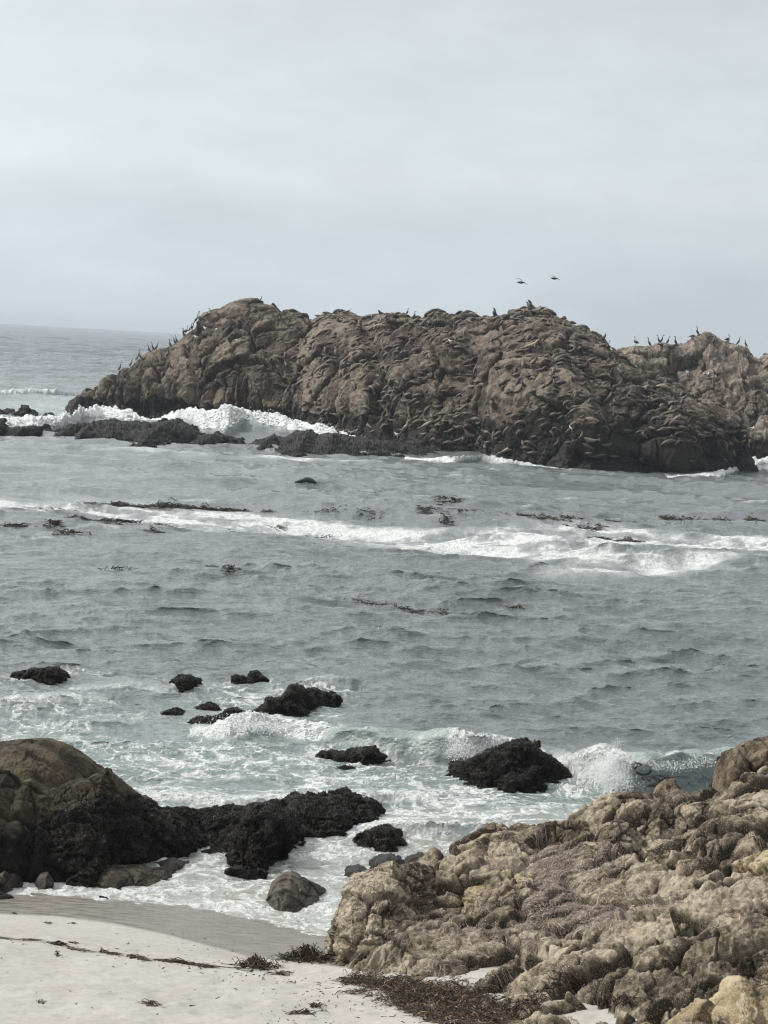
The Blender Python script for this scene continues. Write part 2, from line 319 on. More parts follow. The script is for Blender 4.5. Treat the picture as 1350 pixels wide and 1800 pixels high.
def sea_at(x, y):
    """displaced point and mask of the sea surface at ground position x, y"""
    x = np.asarray(x, float); y = np.asarray(y, float); d = y; P0 = np.stack([x, y, 0*x], -1); px, py, _ = proj(P0)
    sh = ss(34, 44, y); near = 1-ss(52, 75, y)
    a = samp(TA, x, y)*((.08+.92*ss(45, 95, y))*(1+.35*ss(250, 600, y)))[..., None]
    b = samp(TB, x, y)*((.15+.85*ss(36, 60, y))*(1-ss(500, 1400, y))*(1-.25*near))[..., None]
    c = samp(TC, x, y)*((.3+.7*sh)*(1-ss(90, 190, y)))[..., None]
    gust = .85+.5*fbm(np.stack([x/16, y/30], -1), 4, 77)
    dsp = a + b*gust[..., None] + c*gust[..., None]; z = dsp[..., 0]; ox = dsp[..., 1]*1.45; oy = dsp[..., 2]*1.45
    foam = 0*x; green = 0*x; turb = 0*x; face = 0*x
    XY = np.stack([x, y], -1)
    for q in BR:
        if q['y'].min() > 100: xr = 1.0
        else: xr = 1.0
        wob = .5*q['wf']*fbm(XY/np.array([q['side']*1.5, q['side']*2]), 3, q['seed'])
        yc = np.interp(x, q['x'], q['y']) + wob; A = np.interp(x, q['x'], q['h'])
        ext = q['side']; A = A*ss(q['x'][0]-ext, q['x'][0]+.2*ext, x)*(1-ss(q['x'][-1]-.2*ext, q['x'][-1]+ext, x))
        t = y-yc; pr = np.where(t < 0, ss(-q['wf'], 0, t)**.8, np.exp(-(t/q['wb'])**2))
        m = (np.abs(t) < 6*q['wb']+q['wf'])
        A = A*(1+.22*fbm(XY/(q['side']*.8), 2, q['seed']+5))
        pf = np.interp(px, [k[0] for k in q['foam']], [k[1] for k in q['foam']])
        P3 = np.stack([x+.4*y*(q['lump'] > .3), y*(.5 if q['lump'] > .3 else 1), z+A*pr*m*2.], -1); lw = np.where(m & (A > .01), 1, 0)*fbm(P3/(q['lump']*2.0), 4, q['seed']+9, .65)
        fz = pf*ss(.12, .5, pr*(A > .02))*(t > -q['wf']*1.5)*np.where(t > 0, np.exp(-(t/(q['wb']*.45))**2), 1)
        if q['seed'] in (3, 5, 7): face = np.maximum(face, pr*m*(t < .1)*np.clip(A*4, 0, 1)); face = np.maximum(face, .7*pr*m*np.clip(A*4, 0, 1))
        if q['seed'] == 3 or q['seed'] == 5:      # lip foam along the unbroken face
            lip = np.exp(-((t-.12)/.22)**2)*ss(-.1, .35, fbm(XY/.35, 3, 4)); fz = np.maximum(fz, .75*lip*(A > .15))
        z = z*(1-.5*pr*m*(A > .05)) + A*pr*m + q['lump']*lw*fz*1.8*np.clip(A*2.5, 0, 1)
        oy = oy - .25*A*pr*ss(-.6*q['wf'], 0, t)*m*(q['wf'] < 1)
        fz = fz*np.clip(.86+.55*fbm(P3/(q['lump']*1.2+.05), 4, q['seed']+19, .7), .15, 1); foam = np.maximum(foam, fz); green = np.maximum(green, q['green']*np.clip(A*2.2, 0, 1)*pr*m)
    # drifting foam streak with floating kelp
    warp = fbm(XY/np.array([9., 14.]), 3, 50)*9; fine = fbm(XY/np.array([1.1, 1.5]), 5, 60, .62); lng = fbm(XY/np.array([7., 3.5]), 4, 66)
    bd = band(px, py+warp*.8, [(-80,886,20),(100,892,16),(200,894,11),(300,902,13),(420,908,13),(540,914,14),(640,925,15),(740,936,16),(830,944,16),(900,948,20),(1000,957,29),(1100,964,36),(1200,968,36),(1300,966,36),(1450,960,38)])
    hole = blob(px, py, 150, 912, 150, 8) + blob(px, py, 1290, 974, 110, 9)*.9 + blob(px, py, 1060, 985, 60, 6)*.7
    net = np.abs(fbm(XY/np.array([1.5, 1.9])+.3*fine[..., None], 3, 68)); f = (bd*(.70+.7*lng+.7*fine+.28*(ss(.16, .0, net)-.2)) - hole*.35 - .12)*1.2 - .25*ss(1000, 1350, px)*(1-.8*lng)
    f = np.maximum(f, .8*band(px, py, [(980,990,8),(1100,996,7),(1200,990,9),(1270,985,5)])*(.8+.6*fine))
    f = np.maximum(f, .55*band(px, py, [(-60,865,12),(80,868,9),(250,876,5)])*(.6+.9*lng))
    foam = np.maximum(foam, np.clip(f, 0, .9))
    foam = np.maximum(foam, .55*band(px, py, [(0,948,5),(200,940,6),(420,930,6),(560,942,5)])*ss(0, .5, fine+.4*lng))
    foam = np.maximum(foam, .5*blob(px, py, 70, 712, 130, 14)*(.6+.6*fine)); green = np.maximum(green, .8*blob(px, py, 60, 712, 120, 16))
    foam = np.maximum(foam, .8*band(px, py, [(350,812,2.5),(500,812,3),(700,811,2.5),(760,809,2)])*ss(-.2, .3, lng))
    foam = np.maximum(foam, .55*band(px, py, [(0,770,5),(80,775,4),(160,790,4),(350,806,3)])*ss(-.2, .4, lng))
    # whitecaps of the small chop in open water
    cap = ss(.80, 1., fbm(XY/np.array([2.2, 2.8]), 3, 90)*.5+.5+.25*ss(.05, .2, b[..., 0]))*ss(70, 120, y)
    foam = np.maximum(foam, .45*cap)
    # lace in the broken water inshore
    wq = XY + .45*np.stack([fbm(XY/1.3, 3, 101), fbm(XY/1.3, 3, 102)], -1)
    r1 = np.abs(fbm(wq/np.array([1.9, 1.5]), 4, 110, .55)); r2 = np.abs(fbm(wq/np.array([.75, .6]), 4, 115, .55))
    patch = 1.3*fbm(XY/np.array([2.6, 2.0]), 4, 120)
    den = ss(1165, 1215, py)*(1-ss(560, 760, px))*.8 + ss(1290, 1345, py)*.75 + .65*ss(1380, 1440, py)*(1-ss(820, 1100, px))
    den = np.maximum(den, .9*blob(px, py, 60, 1235, 190, 40)); den = np.maximum(den, blob(px, py, 420, 1425, 300, 22))
    den = np.maximum(den, .65*blob(px, py, 1180, 1420, 200, 25))
    den = den*(1-.75*blob(px, py, 700, 1285, 120, 16))*(1-.6*blob(px, py, 420, 1375, 90, 18))
    den = den*(1-.5*blob(px, py, 80, 1210, 60, 6))
    for (cx, cy, rx, ry) in ROCKSPOTS: den = np.maximum(den, 1.0*blob(px, py, cx, cy, rx, ry))
    den = np.clip(den*(.76-.18*ss(1490, 1530, py))*(1-.35*blob(px, py, 950, 1400, 260, 34)), 0, 1.15)*(1-np.clip(face, 0, 1))
    lace = np.maximum(1.25*(1-r1/(.025+.06*den)), 1.1*(1-r2/(.035+.07*den)))
    r3 = np.abs(fbm(wq/np.array([.34, .26]), 3, 117, .6)); lace = np.maximum(lace, .7*(1-r3/(.04+.07*den))); lace = np.clip(lace, 0, 1)*ss(.15, .75, den+.7*patch) + .5*ss(.45, .95, patch+.5*den-.5*r1)*(.6+.8*fine)
    foam = np.maximum(foam, np.clip(lace, 0, .92)*ss(.05, .35, den))
    z = z + .05*foam*(py > 1150)*fbm(XY/.22, 3, 130)
    green = np.maximum(green, .62*ss(1215, 1290, py)*(1-ss(560, 760, px)*(1-ss(1330, 1375, py)))*(1-.35*ss(1480, 1560, py)))
    green = np.maximum(green, .35*ss(1170, 1220, py)*(1-ss(500, 700, px)))
    green = np.maximum(green, .32*blob(px, py, 350, 835, 500, 28)*(1+.6*patch))
    green = green*(1-.8*foam*(foam > .5))
    turb = np.maximum(turb, .75*ss(1480, 1575, py)*(py < 2500)) ; turb = np.maximum(turb, .5*ss(1400, 1470, py)*(1-ss(1000, 1100, px)))
    z = z - .25*ss(1720, 1900, py)*(y < 40)
    return x+ox, y+oy, z, np.stack([foam, np.clip(green, 0, 1), turb], -1)
ys = [31.]
while ys[-1] < 6000:
    y = ys[-1]; dy = y*y*.00044/9*.52; dy = min(dy, .75) if y < 420 else dy*.0 + min(.75*(y/420)**1.9, 140)
    ys.append(y+max(dy, .05))
ys = np.array(ys)
sx = np.concatenate([-np.geomspace(1.3, .215, 26)[:-1], np.linspace(-.212, .212, 860), np.geomspace(.215, 1.3, 26)])
YY, SX = np.meshgrid(ys, sx, indexing='ij'); X, Y, Z, MSK = sea_at(SX*YY, YY)
print('sea grid', X.shape)
tag(mesh('sea', np.stack([X, Y, Z], -1), gridq(*X.shape), MAT['sea'], MSK), kind='structure')
def sea_z(x, y): return float(sea_at(np.array([x]), np.array([y]))[2][0])

# ------------------------------------------------------------------ beach
def rbf(pts, s=0.):
    p = np.array(pts, float); A = p[:, :2]; z = p[:, 2]; n = len(p)
    K = lambda d: d*d*np.log(d+1e-9)
    G = np.zeros((n+3, n+3)); G[:n, :n] = K(np.linalg.norm(A[:, None]-A[None], axis=-1)) + s*np.eye(n); G[:n, n] = 1; G[:n, n+1:] = A; G[n:, :n] = G[:n, n:].T
    c = np.linalg.solve(G, np.concatenate([z, [0, 0, 0]]))
    def f(x, y):
        r = c[n] + c[n+1]*x + c[n+2]*y
        for i in range(n): r = r + c[i]*K(np.hypot(x-A[i, 0], y-A[i, 1]))
        return r
    return f
def wp(l): return [tuple(W(a, b, z)) for a, b, z in l]
beach_pts = wp([(0,1572,0),(150,1580,0),(350,1602,0),(450,1628,0),(530,1642,0),(590,1650,0),
                (0,1609,.12),(200,1626,.12),(300,1646,.13),(420,1682,.14),(580,1697,.2),
                (0,1648,.34),(200,1668,.34),(400,1700,.36),(0,1800,.85),(300,1800,.8),(600,1800,.72),(560,1730,.5),(700,1700,.48),(800,1745,.62),(700,1640,.52),(930,1690,.75),(1040,1770,.95)])
beach_pts += [(-12,38,-.25),(-6,39.5,-.4),(0,38.5,-.35),(4,40,-.4),(12,38,-.2),(-14,20,1.5),(0,14,2.2),(14,20,1.9),(-20,32,.5),(9,30,.9),(-8,50,-2.5),(0,50,-2.5),(10,50,-2.5)]
zb = rbf(beach_pts, .002)
bx = np.linspace(-26, 26, 900); by = np.concatenate([np.linspace(-30, 22, 60)[:-1], np.linspace(22, 40, 520), np.linspace(40.3, 60, 30)])
BY, BX = np.meshgrid(by, bx, indexing='ij'); BXY = np.stack([BX, BY], -1)
def beach_z(x, y):
    q = np.stack([x, y], -1); z0 = zb(x, np.maximum(y, 12)); z0 = np.where(y > 46, -1.9, z0)
    dry = ss(.13, .3, z0)
    return z0 + dry*(.030*fbm(q/.9, 4, 200) + .013*fbm(q/.16, 3, 210) - .018*ss(.3, .12, worley(q/.55, 205)[0])*ss(-.1, .3, fbm(q/2.5, 2, 207))) + .008*fbm(q/np.array([1.5, .3]), 3, 220)
bz = beach_z(BX, BY); pxb, pyb, _ = proj(np.stack([BX, BY, bz], -1))
wl = np.interp(pxb, [-200, 0, 100, 200, 300, 400, 440, 520, 600, 700], [1604, 1607, 1611, 1624, 1645, 1672, 1683, 1690, 1700, 1700])
wet = ss(10, -10, pyb-wl + 3*fbm(BXY/.5, 3, 230)) * (BY > 28)
wet = 1-ss(-9, 8, pyb-wl); wet = np.where(BY > 29, wet, 0)
tag(mesh('beach', np.stack([BX, BY, bz], -1), gridq(*BX.shape), MAT['sand'], np.stack([wet, wet, wet], -1)), kind='structure')
tag(mesh('sea_bed', [(-7600, 58, -6), (7600, 58, -6), (7600, 5900, -6), (-7600, 5900, -6)], [(0, 1, 2, 3)], MAT['sand'], np.ones((4, 3))), kind='structure')

# ------------------------------------------------------------------ rock builder
def rock_disp(P, s, L, amp, aniso=(1, 1, 1), crack=.5, fine=1., big=1., jag=0., strat=(.25, .1, 1.), facet=1.):
    """zero-mean relief: broad swell, jointed blocks of several sizes, weathered ledges, pits and grain; returns relief and block tint"""
    A = np.array(aniso, float); Q = P/L/A
    wv = .38*np.stack([fbm(Q*.9+3, 3, s+1), fbm(Q*.9+9, 3, s+2), fbm(Q*.9+5, 3, s+3)], -1)
    d = big*.9*fbm(Q*.42, 3, s+4)
    Qw = Q+wv; sel = ss(-.25, .25, fbm(Q*.6, 2, s+5))
    f1, f2, cid, tl = worley((Q+.5*wv)*.62, s+10, True); c1 = np.exp(-((f2-f1)/.05)**1.5); d = d + .36*(.5-f1**1.4*1.2) - crack*.55*c1 + .42*(cid-.5) + facet*.95*tl
    g1, g2, cd2, tl2 = worley(Q*1.7+wv, s+20, True); c2 = np.exp(-((g2-g1)/.06)**1.5); d = d + (.35+.65*sel)*(.14*(.5-g1) - crack*.28*c2 + .16*(cd2-.5) + facet*.42*tl2)
    n = np.array(strat)/np.linalg.norm(strat); t = (Q@n)*1.5 + .9*fbm(Q*.8, 3, s+40); fr = t-np.floor(t)
    d = d + (1-sel)*.20*(ss(0, .22, fr)-fr)
    rg = fbm(Qw*2.3, 4, s+50, .55, ridge=True); d = d + (.16+.30*jag)*rg
    h1, h2, _ = worley(Q*6+wv*3, s+25); d = d + fine*(.07*(.5-h1)-.06*np.exp(-(h2-h1)/.08))*(.3+.7*ss(-.3, .3, fbm(Q*1.1, 2, s+60)))
    d = d + fine*.11*fbm(Q*7, 3, s+30, .65) + jag*.16*fbm(Q*5, 3, s+70, .7, ridge=True)
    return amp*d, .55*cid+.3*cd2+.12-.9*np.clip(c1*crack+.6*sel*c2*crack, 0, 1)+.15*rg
PROF = [(0, 0, 0), (.12, .03, .2), (.3, .12, .5), (.5, .3, .74), (.75, .62, .93), (1, 1, 1)]
ROUND = [(0, 0, 0), (.2, .05, .3), (.4, .18, .58), (.6, .4, .82), (.8, .7, .96), (1, 1, 1)]
CLIFF = [(0, 0, 0), (.2, .04, .3), (.35, .10, .48), (.5, .24, .62), (.7, .5, .82), (.85, .75, .94), (1, 1, 1)]
def smooth_interp(x, xp, fp):
    o = np.argsort(xp); xp = np.asarray(xp)[o]; fp = np.asarray(fp, float)[o]; return np.interp(x, xp, fp)
def loft(name, crest, base, L, amp, mat, label, cat='rock', group=None, back=None, under=.4, prof=ROUND, res=(200, 120), seed=1, aniso=(1, 1, 1), crack=.5, fine=1., big=1., mask=None, post=None, jag=0., strat=(.25, .1, 1.), facet=1.):
    """crest: (px, py, ground distance) silhouette points; base: (px, py, z) front foot points"""
    C = D([c[0] for c in crest], [c[1] for c in crest], [c[2] for c in crest]); B = W([c[0] for c in base], [c[1] for c in base], [c[2] for c in base])
    nx, nv = res; x0, x1 = C[:, 0].min(), C[:, 0].max(); xs = np.linspace(x0, x1, nx)
    zc = smooth_interp(xs, C[:, 0], C[:, 2]); yc = smooth_interp(xs, C[:, 0], C[:, 1]); yb = smooth_interp(xs, B[:, 0], B[:, 1]); zf = smooth_interp(xs, B[:, 0], B[:, 2])
    yc = np.maximum(yc, yb+.05*(zc.max()-zf.min()))
    hm = max(.1, (zc-zf).max()); e = np.clip((zc-zf)/hm, 0, 1); e = .12+.88*np.sqrt(e)
    edge = np.minimum(ss(0, .04, (xs-x0)/(x1-x0)), ss(0, .04, (x1-xs)/(x1-x0)))
    dep = (yc-yb)*np.maximum(e, .2)
    bk = (back if back is not None else 1.2*(yc-yb).max())*e*(.3+.7*edge)
    v = np.linspace(0, 2, nv); vf = np.clip(v, 0, 1); vb = np.clip(v-1, 0, 1); pa = np.array(prof)
    fy = np.interp(vf, pa[:, 0], pa[:, 1]); fz = np.interp(vf, pa[:, 0], pa[:, 2])
    by_ = np.interp(vb, [0, .3, .6, .85, 1], [0, .45, .8, .98, 1]); bz_ = np.interp(vb, [0, .3, .6, .85, 1], [0, .12, .45, .85, 1])
    und = under*(.4+.6*edge)
    base_z = zf-und; top = zc + (np.minimum(zf-und*.5, zc)-zc)*(1-edge)
    Yf = yc-dep
    YY = Yf[:, None] + dep[:, None]*fy + bk[:, None]*by_
    ZZ = base_z[:, None] + (top-base_z)[:, None]*np.where(v <= 1, fz, 1-bz_)
    P = np.stack([np.repeat(xs[:, None], nv, 1), YY, ZZ], -1)
    N = -gnormal(P); 
    if N[..., 2].mean() < 0: N = -N
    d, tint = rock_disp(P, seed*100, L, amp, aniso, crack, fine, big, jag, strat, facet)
    d = d-np.mean(d[:, nv//8:nv//2+2])-.10*amp; d = d*(1-.6*np.exp(-((v-1)/.16)**2))[None]
    if post is not None: d = d + post(P)
    P = P + N*d[..., None]
    px, py, _ = proj(P)
    al, wt = mask(P, px, py) if mask else (0*px, 0*px)
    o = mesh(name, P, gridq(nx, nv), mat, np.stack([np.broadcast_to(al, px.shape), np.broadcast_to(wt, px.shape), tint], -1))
    if label: tag(o, label, cat, group)
    N2 = -gnormal(P)
    if N2[..., 2].mean() < 0: N2 = -N2
    return o, P, N2

# ------------------------------------------------------------------ the bird island
def isl_mask(P, px, py):
    z = P[..., 2]; n = fbm(P/3., 3, 900)
    rr = ss(760, 960, px); dark = 1-ss(1.2+1.2*rr, 3.4+2.4*rr, z+1.2*n); wt = 1-ss(.5, 2.2, z+.8*n)
    # herd side darker in patches; bare spots paler, lit ridge's brightness put into colour
    herd_dark = .34*ss(520, 640, px)*(1+.5*n); bare = blob(px, py, 880, 640, 55, 60)+blob(px, py, 600, 700, 40, 30)+blob(px, py, 960, 690, 60, 40)
    return np.maximum(dark*.95, herd_dark-.4*bare), wt*.8
def isl_post(P):
    px, py, _ = proj(P); z = P[..., 2]; x = P[..., 0]; d = 0*z
    # pillared cliff foot on the left half
    q = np.stack([x/1.5+.25*z/4, z/6, P[..., 1]/6], -1); f1, f2, _ = worley(q+.2*fbm(P/2, 2, 5)[..., None], 801)
    wt = (1-ss(3.5, 6., z))*(1-ss(430, 560, px)); d = d + wt*(.75*(.45-f1)-.6*np.exp(-(f2-f1)/.1))
    # gullies and shoulders
    for (cx, cy, rx, ry, a, sk) in [(505,640,16,60,-1.2,.5),(560,610,30,60,.6,.3),(825,620,22,60,-1.6,.45),(880,640,38,70,1.2,.35),(700,660,40,40,.8,0),(655,600,16,50,-1.,-.3),(610,700,34,26,.9,0),(1040,660,20,80,-.9,-.5),
                                (960,690,50,40,.9,0),(300,690,40,30,.6,0),(245,720,22,24,-1.6,0),(1180,770,60,40,.8,0),(740,720,26,40,-.9,.2),(1000,620,50,40,.5,0),(790,740,30,26,.8,0),(430,600,40,30,.5,.4)]:
        d = d + a*np.exp(-(((px-cx+sk*(py-cy))/rx)**2+((py-cy)/ry)**2))
    return d
crestA = [(84,742,229),(104,733,229),(118,724,230),(128,714,231),(138,703,232),(148,690,233),(162,680,234),(185,665,236),(215,650,238),(230,644,238),(255,625,240),(285,610,241),(308,600,241),(325,588,241),(342,578,241),(350,562,241),(358,551,241),(372,545,241),(390,541,241),(405,533,241),(428,527,241),(452,528,240),(480,534,239),(495,546,238),(535,549,236),(548,562,233),(558,560,232),(575,551,230),(610,545,228),(650,551,226),(690,549,224),(725,553,222),(742,554,221),(765,547,219),(790,553,217),(830,549,215),(860,549,213),(880,556,212),(910,552,211),(940,546,210),(970,547,209),(1000,560,206),(1030,580,204),(1052,594,202),(1062,602,201),(1076,616,200),(1110,640,198),(1140,655,196),(1165,668,195),(1200,684,194),(1222,700,193),(1262,708,193),(1290,722,193),(1306,738,192),(1322,756,191),(1340,785,190),(1350,808,190),(1362,830,189)]
baseA = [(100,722,.2),(200,730,0)]
cA = np.array(crestA)
# front foot distance by column
foot = [(100,226),(200,226),(300,225),(430,223),(520,219),(560,214),(640,206),(700,201),(760,197),(830,193),(900,187),(1040,181.5),(1200,180),(1250,181),(1300,186),(1362,187)]
bA = [(p, float(np.interp(0, [0], [0])) , 0) for p, _ in foot]
baseA = []
for p, dd in foot:
    lo, hi = 640., 1000.
    for _ in range(40):
        mid = (lo+hi)/2
        if W(p, mid, 0)[1] > dd: lo = mid
        else: hi = mid
    baseA.append((p, lo, 0.))
isl, PI, NI = loft('island', crestA, baseA, 2.8, .95, MAT['island'], 'long brown rock island covered with sea lions, a hump at its left end', 'rock island', back=14, under=1.5, prof=CLIFF, res=(1100, 480), seed=3, mask=isl_mask, post=isl_post, crack=.7, aniso=(1.1, 1, 1.35), jag=.4, strat=(.5, .2, .8), big=.55, fine=1.5, facet=1.1)
foot2 = [(1040,212),(1200,212),(1300,208),(1350,206),(1500,204)]
def basepx(ft):
    r = []
    for p, dd in ft:
        lo, hi = 640., 1700.
        for _ in range(40):
            mid = (lo+hi)/2
            if W(p, mid, 0)[1] > dd: lo = mid
            else: hi = mid
        r.append((p, lo, 0.))
    return r
crestB = [(1030,640,222),(1050,624,222),(1066,613,222),(1080,611,222),(1118,605,222),(1135,607,222),(1165,600,222),(1190,604,222),(1210,600,222),(1214,590,222),(1240,587,222),(1250,594,222),(1268,606,222),(1285,603,222),(1305,608,222),(1318,622,221),(1332,630,220),(1350,622,219),(1400,612,218),(1460,640,217),(1500,700,215),(1530,800,213)]
def islB_mask(P, px, py):
    z = P[..., 2]; n = fbm(P/3., 3, 930); return .9*(1-ss(1.5, 3.2, z+n)), .6*(1-ss(.5, 2, z+n))
isl2, PJ, NJ = loft('island', crestB, basepx(foot2), 2.6, 1.1, MAT['island_pale'], 'smaller greyish rock island rising behind the right slope of the long one', 'rock island', back=9, under=1.5, prof=CLIFF, res=(600, 320), seed=5, mask=islB_mask, crack=.5, aniso=(1, 1, 1.6), jag=.45, strat=(.8, .2, .5), big=.7, fine=1.5)

# ------------------------------------------------------------------ low black reef in front of the surf
def dark_mask(P, px, py): return 0*px+.75, 0*px+.55
def reef(name, cr, ft, seed, label, L=.75, amp=.42, back=6, res=(360, 110), mat='reef', group='low dark reef rocks in front of the island', under=.5):
    return loft(name, cr, ft, L, amp, MAT[mat], label, 'rock', group, back=back, under=under, res=(int(res[0]*1.5), int(res[1]*1.4)), seed=seed, mask=dark_mask, aniso=(1.7, 1.2, .7), crack=.4, jag=1., fine=1.3, big=.5, facet=1.1)
def foot_line(pts): return [(a, b, 0.) for a, b in pts]
reef('reef_rock', [(76,772,196),(85,762,197),(120,754,199),(150,742,201),(172,748,201),(190,737,203),(225,742,203),(240,740,203),(262,745,203),(290,740,204),(312,736,204),(335,748,203),(350,760,202),(362,775,200),(372,792,198)], foot_line([(70,774),(130,777),(200,786),(270,795),(330,798),(375,799)]), 31, 'long low black reef rock under the left end of the island, surf breaking behind')
reef('reef_rock', [(8,762,190),(18,754,192),(45,750,194),(62,748,195),(80,754,195),(90,766,194)], foot_line([(5,765),(50,768),(95,771)]), 32, 'small low dark reef rock near the left edge, below the white surf', res=(160, 70))
reef('reef_rock', [(418,803,190),(428,792,192),(450,778,195),(480,764,198),(500,770,199),(520,760,200),(545,757,201),(560,766,201),(590,762,201),(620,767,201),(660,772,200),(700,778,198),(740,786,196),(770,796,193),(784,806,191)], foot_line([(410,802),(500,807),(600,811),(700,810),(788,809)]), 33, 'long low black reef rock in front of the middle of the island')
reef('reef_rock', [(352,800,189),(358,790,190),(368,783,191),(380,785,191),(387,797,190)], foot_line([(350,799),(388,800)]), 34, 'small rounded black reef boulder, left one of two between the long reef rocks', res=(90, 60), back=2)
reef('reef_rock', [(384,800,189),(390,787,190),(400,780,191),(410,783,191),(418,798,190)], foot_line([(382,800),(420,802)]), 35, 'small rounded black reef boulder, right one of two beside a trickle of white water', res=(90, 60), back=2)
reef('reef_rock', [(335,790,197),(350,768,199),(380,762,201),(400,768,201),(425,775,201),(445,790,199)], foot_line([(330,790),(450,795)]), 36, 'black reef ledge behind the two small reef boulders', res=(140, 70), back=3)
reef('reef_rock', [(-70,742,216),(-40,722,217),(0,718,218),(20,719,218),(32,729,217),(38,716,217),(50,718,217),(60,726,216),(66,736,215)], basepx([(-80,212),(80,212)]), 37, 'jagged dark rock standing in the surf at the left edge, farthest from the island', res=(200, 70), back=3)
reef('reef_rock', [(72,742,214),(80,727,215),(90,726,215),(98,738,214),(112,735,214),(118,745,213)], basepx([(60,211),(120,211)]), 38, 'small dark rock awash in the surf left of the island tip', res=(100, 60), back=2)
reef('reef_rock', [(-40,770,186),(-10,742,189),(2,738,189),(8,748,188),(12,765,187)], foot_line([(-60,766),(14,768)]), 39, 'dark reef rock cut by the left edge of the picture', res=(100, 60), back=3)
reef('reef_rock', [(880,820,186),(900,800,190),(940,808,190),(1000,822,188),(1030,830,186)], basepx([(860,183),(1040,181)]), 40, 'dark ledge at the waterline under the middle of the island', res=(160, 60), back=4)

# ------------------------------------------------------------------ weeded rocks in the near water
def dz(px, py): return float(W(px, py, 0)[1])
def searock(cr, ft, seed, label, L=.35, amp=.18, back=1.2, res=(160, 90), mat='black', off=.5, group=None, prof=ROUND, crack=.3, big=1., mask=dark_mask, under=.35, jag=.6):
    d0 = {p: dz(p, y) for p, y in ft}; xs = [p for p, _ in ft]; ds = [d0[p] for p in xs]
    c = [(p, y, float(np.interp(p, xs, ds))+off) for p, y in cr]
    return loft('sea_rock', c, foot_line(ft), L, amp, MAT[mat], label, 'rock', group, back=back, under=under, res=res, seed=seed, mask=mask, crack=crack, prof=prof, big=big, jag=jag)
WEEDED = []
def weeded(*a, **k): r = searock(*a, **k); WEEDED.append(r); return r
weeded([(15,1196),(22,1184),(50,1176),(75,1173),(100,1174),(112,1184),(118,1200)], [(10,1196),(60,1200),(118,1203)], 51, 'rounded black rock awash at the left edge, farthest left of the sea rocks', off=.6)
weeded([(291,1205),(296,1196),(306,1197),(318,1191),(335,1189),(345,1196),(350,1208)], [(290,1206),(320,1215),(350,1210)], 52, 'small black double-humped sea rock left of the flat one', res=(120, 80), off=.5)
weeded([(405,1198),(415,1189),(430,1192),(445,1185),(458,1189),(470,1196)], [(400,1200),(435,1204),(472,1200)], 53, 'flat small black sea rock above the ridged group', res=(110, 70), off=.5)
weeded([(434,1262),(440,1250),(455,1242),(470,1229),(490,1226),(503,1222),(512,1208),(528,1206),(540,1216),(552,1230),(566,1244)], [(430,1262),(470,1268),(520,1262),(568,1250)], 54, 'tallest ridged black rock with a notched peak, surf foaming at its foot', off=.8, amp=.2)
weeded([(545,1222),(556,1214),(572,1214),(584,1220),(596,1230)], [(540,1232),(570,1238),(598,1236)], 55, 'small black rock just right of the ridged peak', res=(100, 60), off=.5)
weeded([(330,1278),(340,1268),(352,1262),(372,1260),(392,1254),(400,1246),(412,1244),(425,1250),(440,1262)], [(325,1276),(360,1283),(400,1280),(442,1268)], 56, 'low weedy black rock left of the white breaking foam', res=(150, 70), off=.6)
weeded([(276,1256),(295,1250),(310,1247),(322,1254)], [(270,1258),(325,1260)], 57, 'thin dark ledge barely breaking the surface, left of the ridged rocks', res=(80, 40), off=.3, amp=.08)
weeded([(340,1250),(352,1243),(366,1240),(380,1246),(388,1254)], [(335,1254),(390,1258)], 157, 'little black rock tip above the low weedy rock', res=(80, 40), off=.3, amp=.08)
weeded([(556,1332),(566,1321),(590,1320),(610,1325),(625,1322),(640,1315),(652,1316),(665,1326),(680,1334),(698,1334)], [(552,1332),(600,1344),(640,1351),(680,1344),(700,1336)], 58, 'flat black weedy rock in the green water left of the big black rock', off=.6, amp=.13)
weeded([(586,1354),(605,1348),(625,1352)], [(580,1356),(628,1358)], 59, 'sliver of black rock just below the flat weedy one', res=(70, 40), off=.25, amp=.05)
weeded([(783,1372),(790,1352),(795,1344),(820,1338),(845,1330),(865,1323),(880,1320),(893,1308),(910,1302),(925,1300),(940,1305),(955,1318),(970,1330),(985,1342),(1002,1360),(1014,1378),(1022,1388)], [(780,1376),(830,1388),(900,1394),(960,1392),(1022,1388)], 60, 'big black pyramid-shaped rock standing in the breaking wave', off=1.5, amp=.26, L=.55, jag=1., prof=[(0,0,0),(.2,.12,.28),(.5,.42,.62),(.8,.78,.9),(1,1,1)], res=(380, 200), back=1.8)
weeded([(1010,1374),(1018,1360),(1030,1362),(1040,1372)], [(1008,1376),(1042,1376)], 61, 'small dark rock tip against the right foot of the black pyramid rock', res=(60, 40), off=.2, amp=.05)
weeded([(596,1500),(604,1488),(620,1480),(632,1468),(655,1458),(680,1456),(700,1466),(712,1480),(722,1488)], [(594,1492),(640,1500),(690,1506),(722,1490)], 62, 'black weedy rock at the tip of the dark point, ringed by shallow water', off=.9, amp=.16, res=(240, 130))
def ftop(P, px, py): n = fbm(P/.3, 3, 77); return .45*ss(0, .5, n+.2*(P[..., 2] > .3)), 1-ss(.1, .45, P[..., 2]+.15*n)
searock([(446,1596),(458,1580),(470,1570),(480,1552),(494,1538),(512,1532),(535,1540),(556,1550),(576,1562),(592,1574),(604,1586)], [(448,1594),(490,1607),(545,1604),(604,1586)], 63, 'low domed brown rock alone in the milky shallows beside the sand', L=.6, amp=.11, off=1.1, mat='greyrock', res=(300, 160), mask=ftop, crack=.4, prof=[(0,0,0),(.2,.12,.3),(.5,.42,.65),(.8,.78,.92),(1,1,1)], jag=.2)
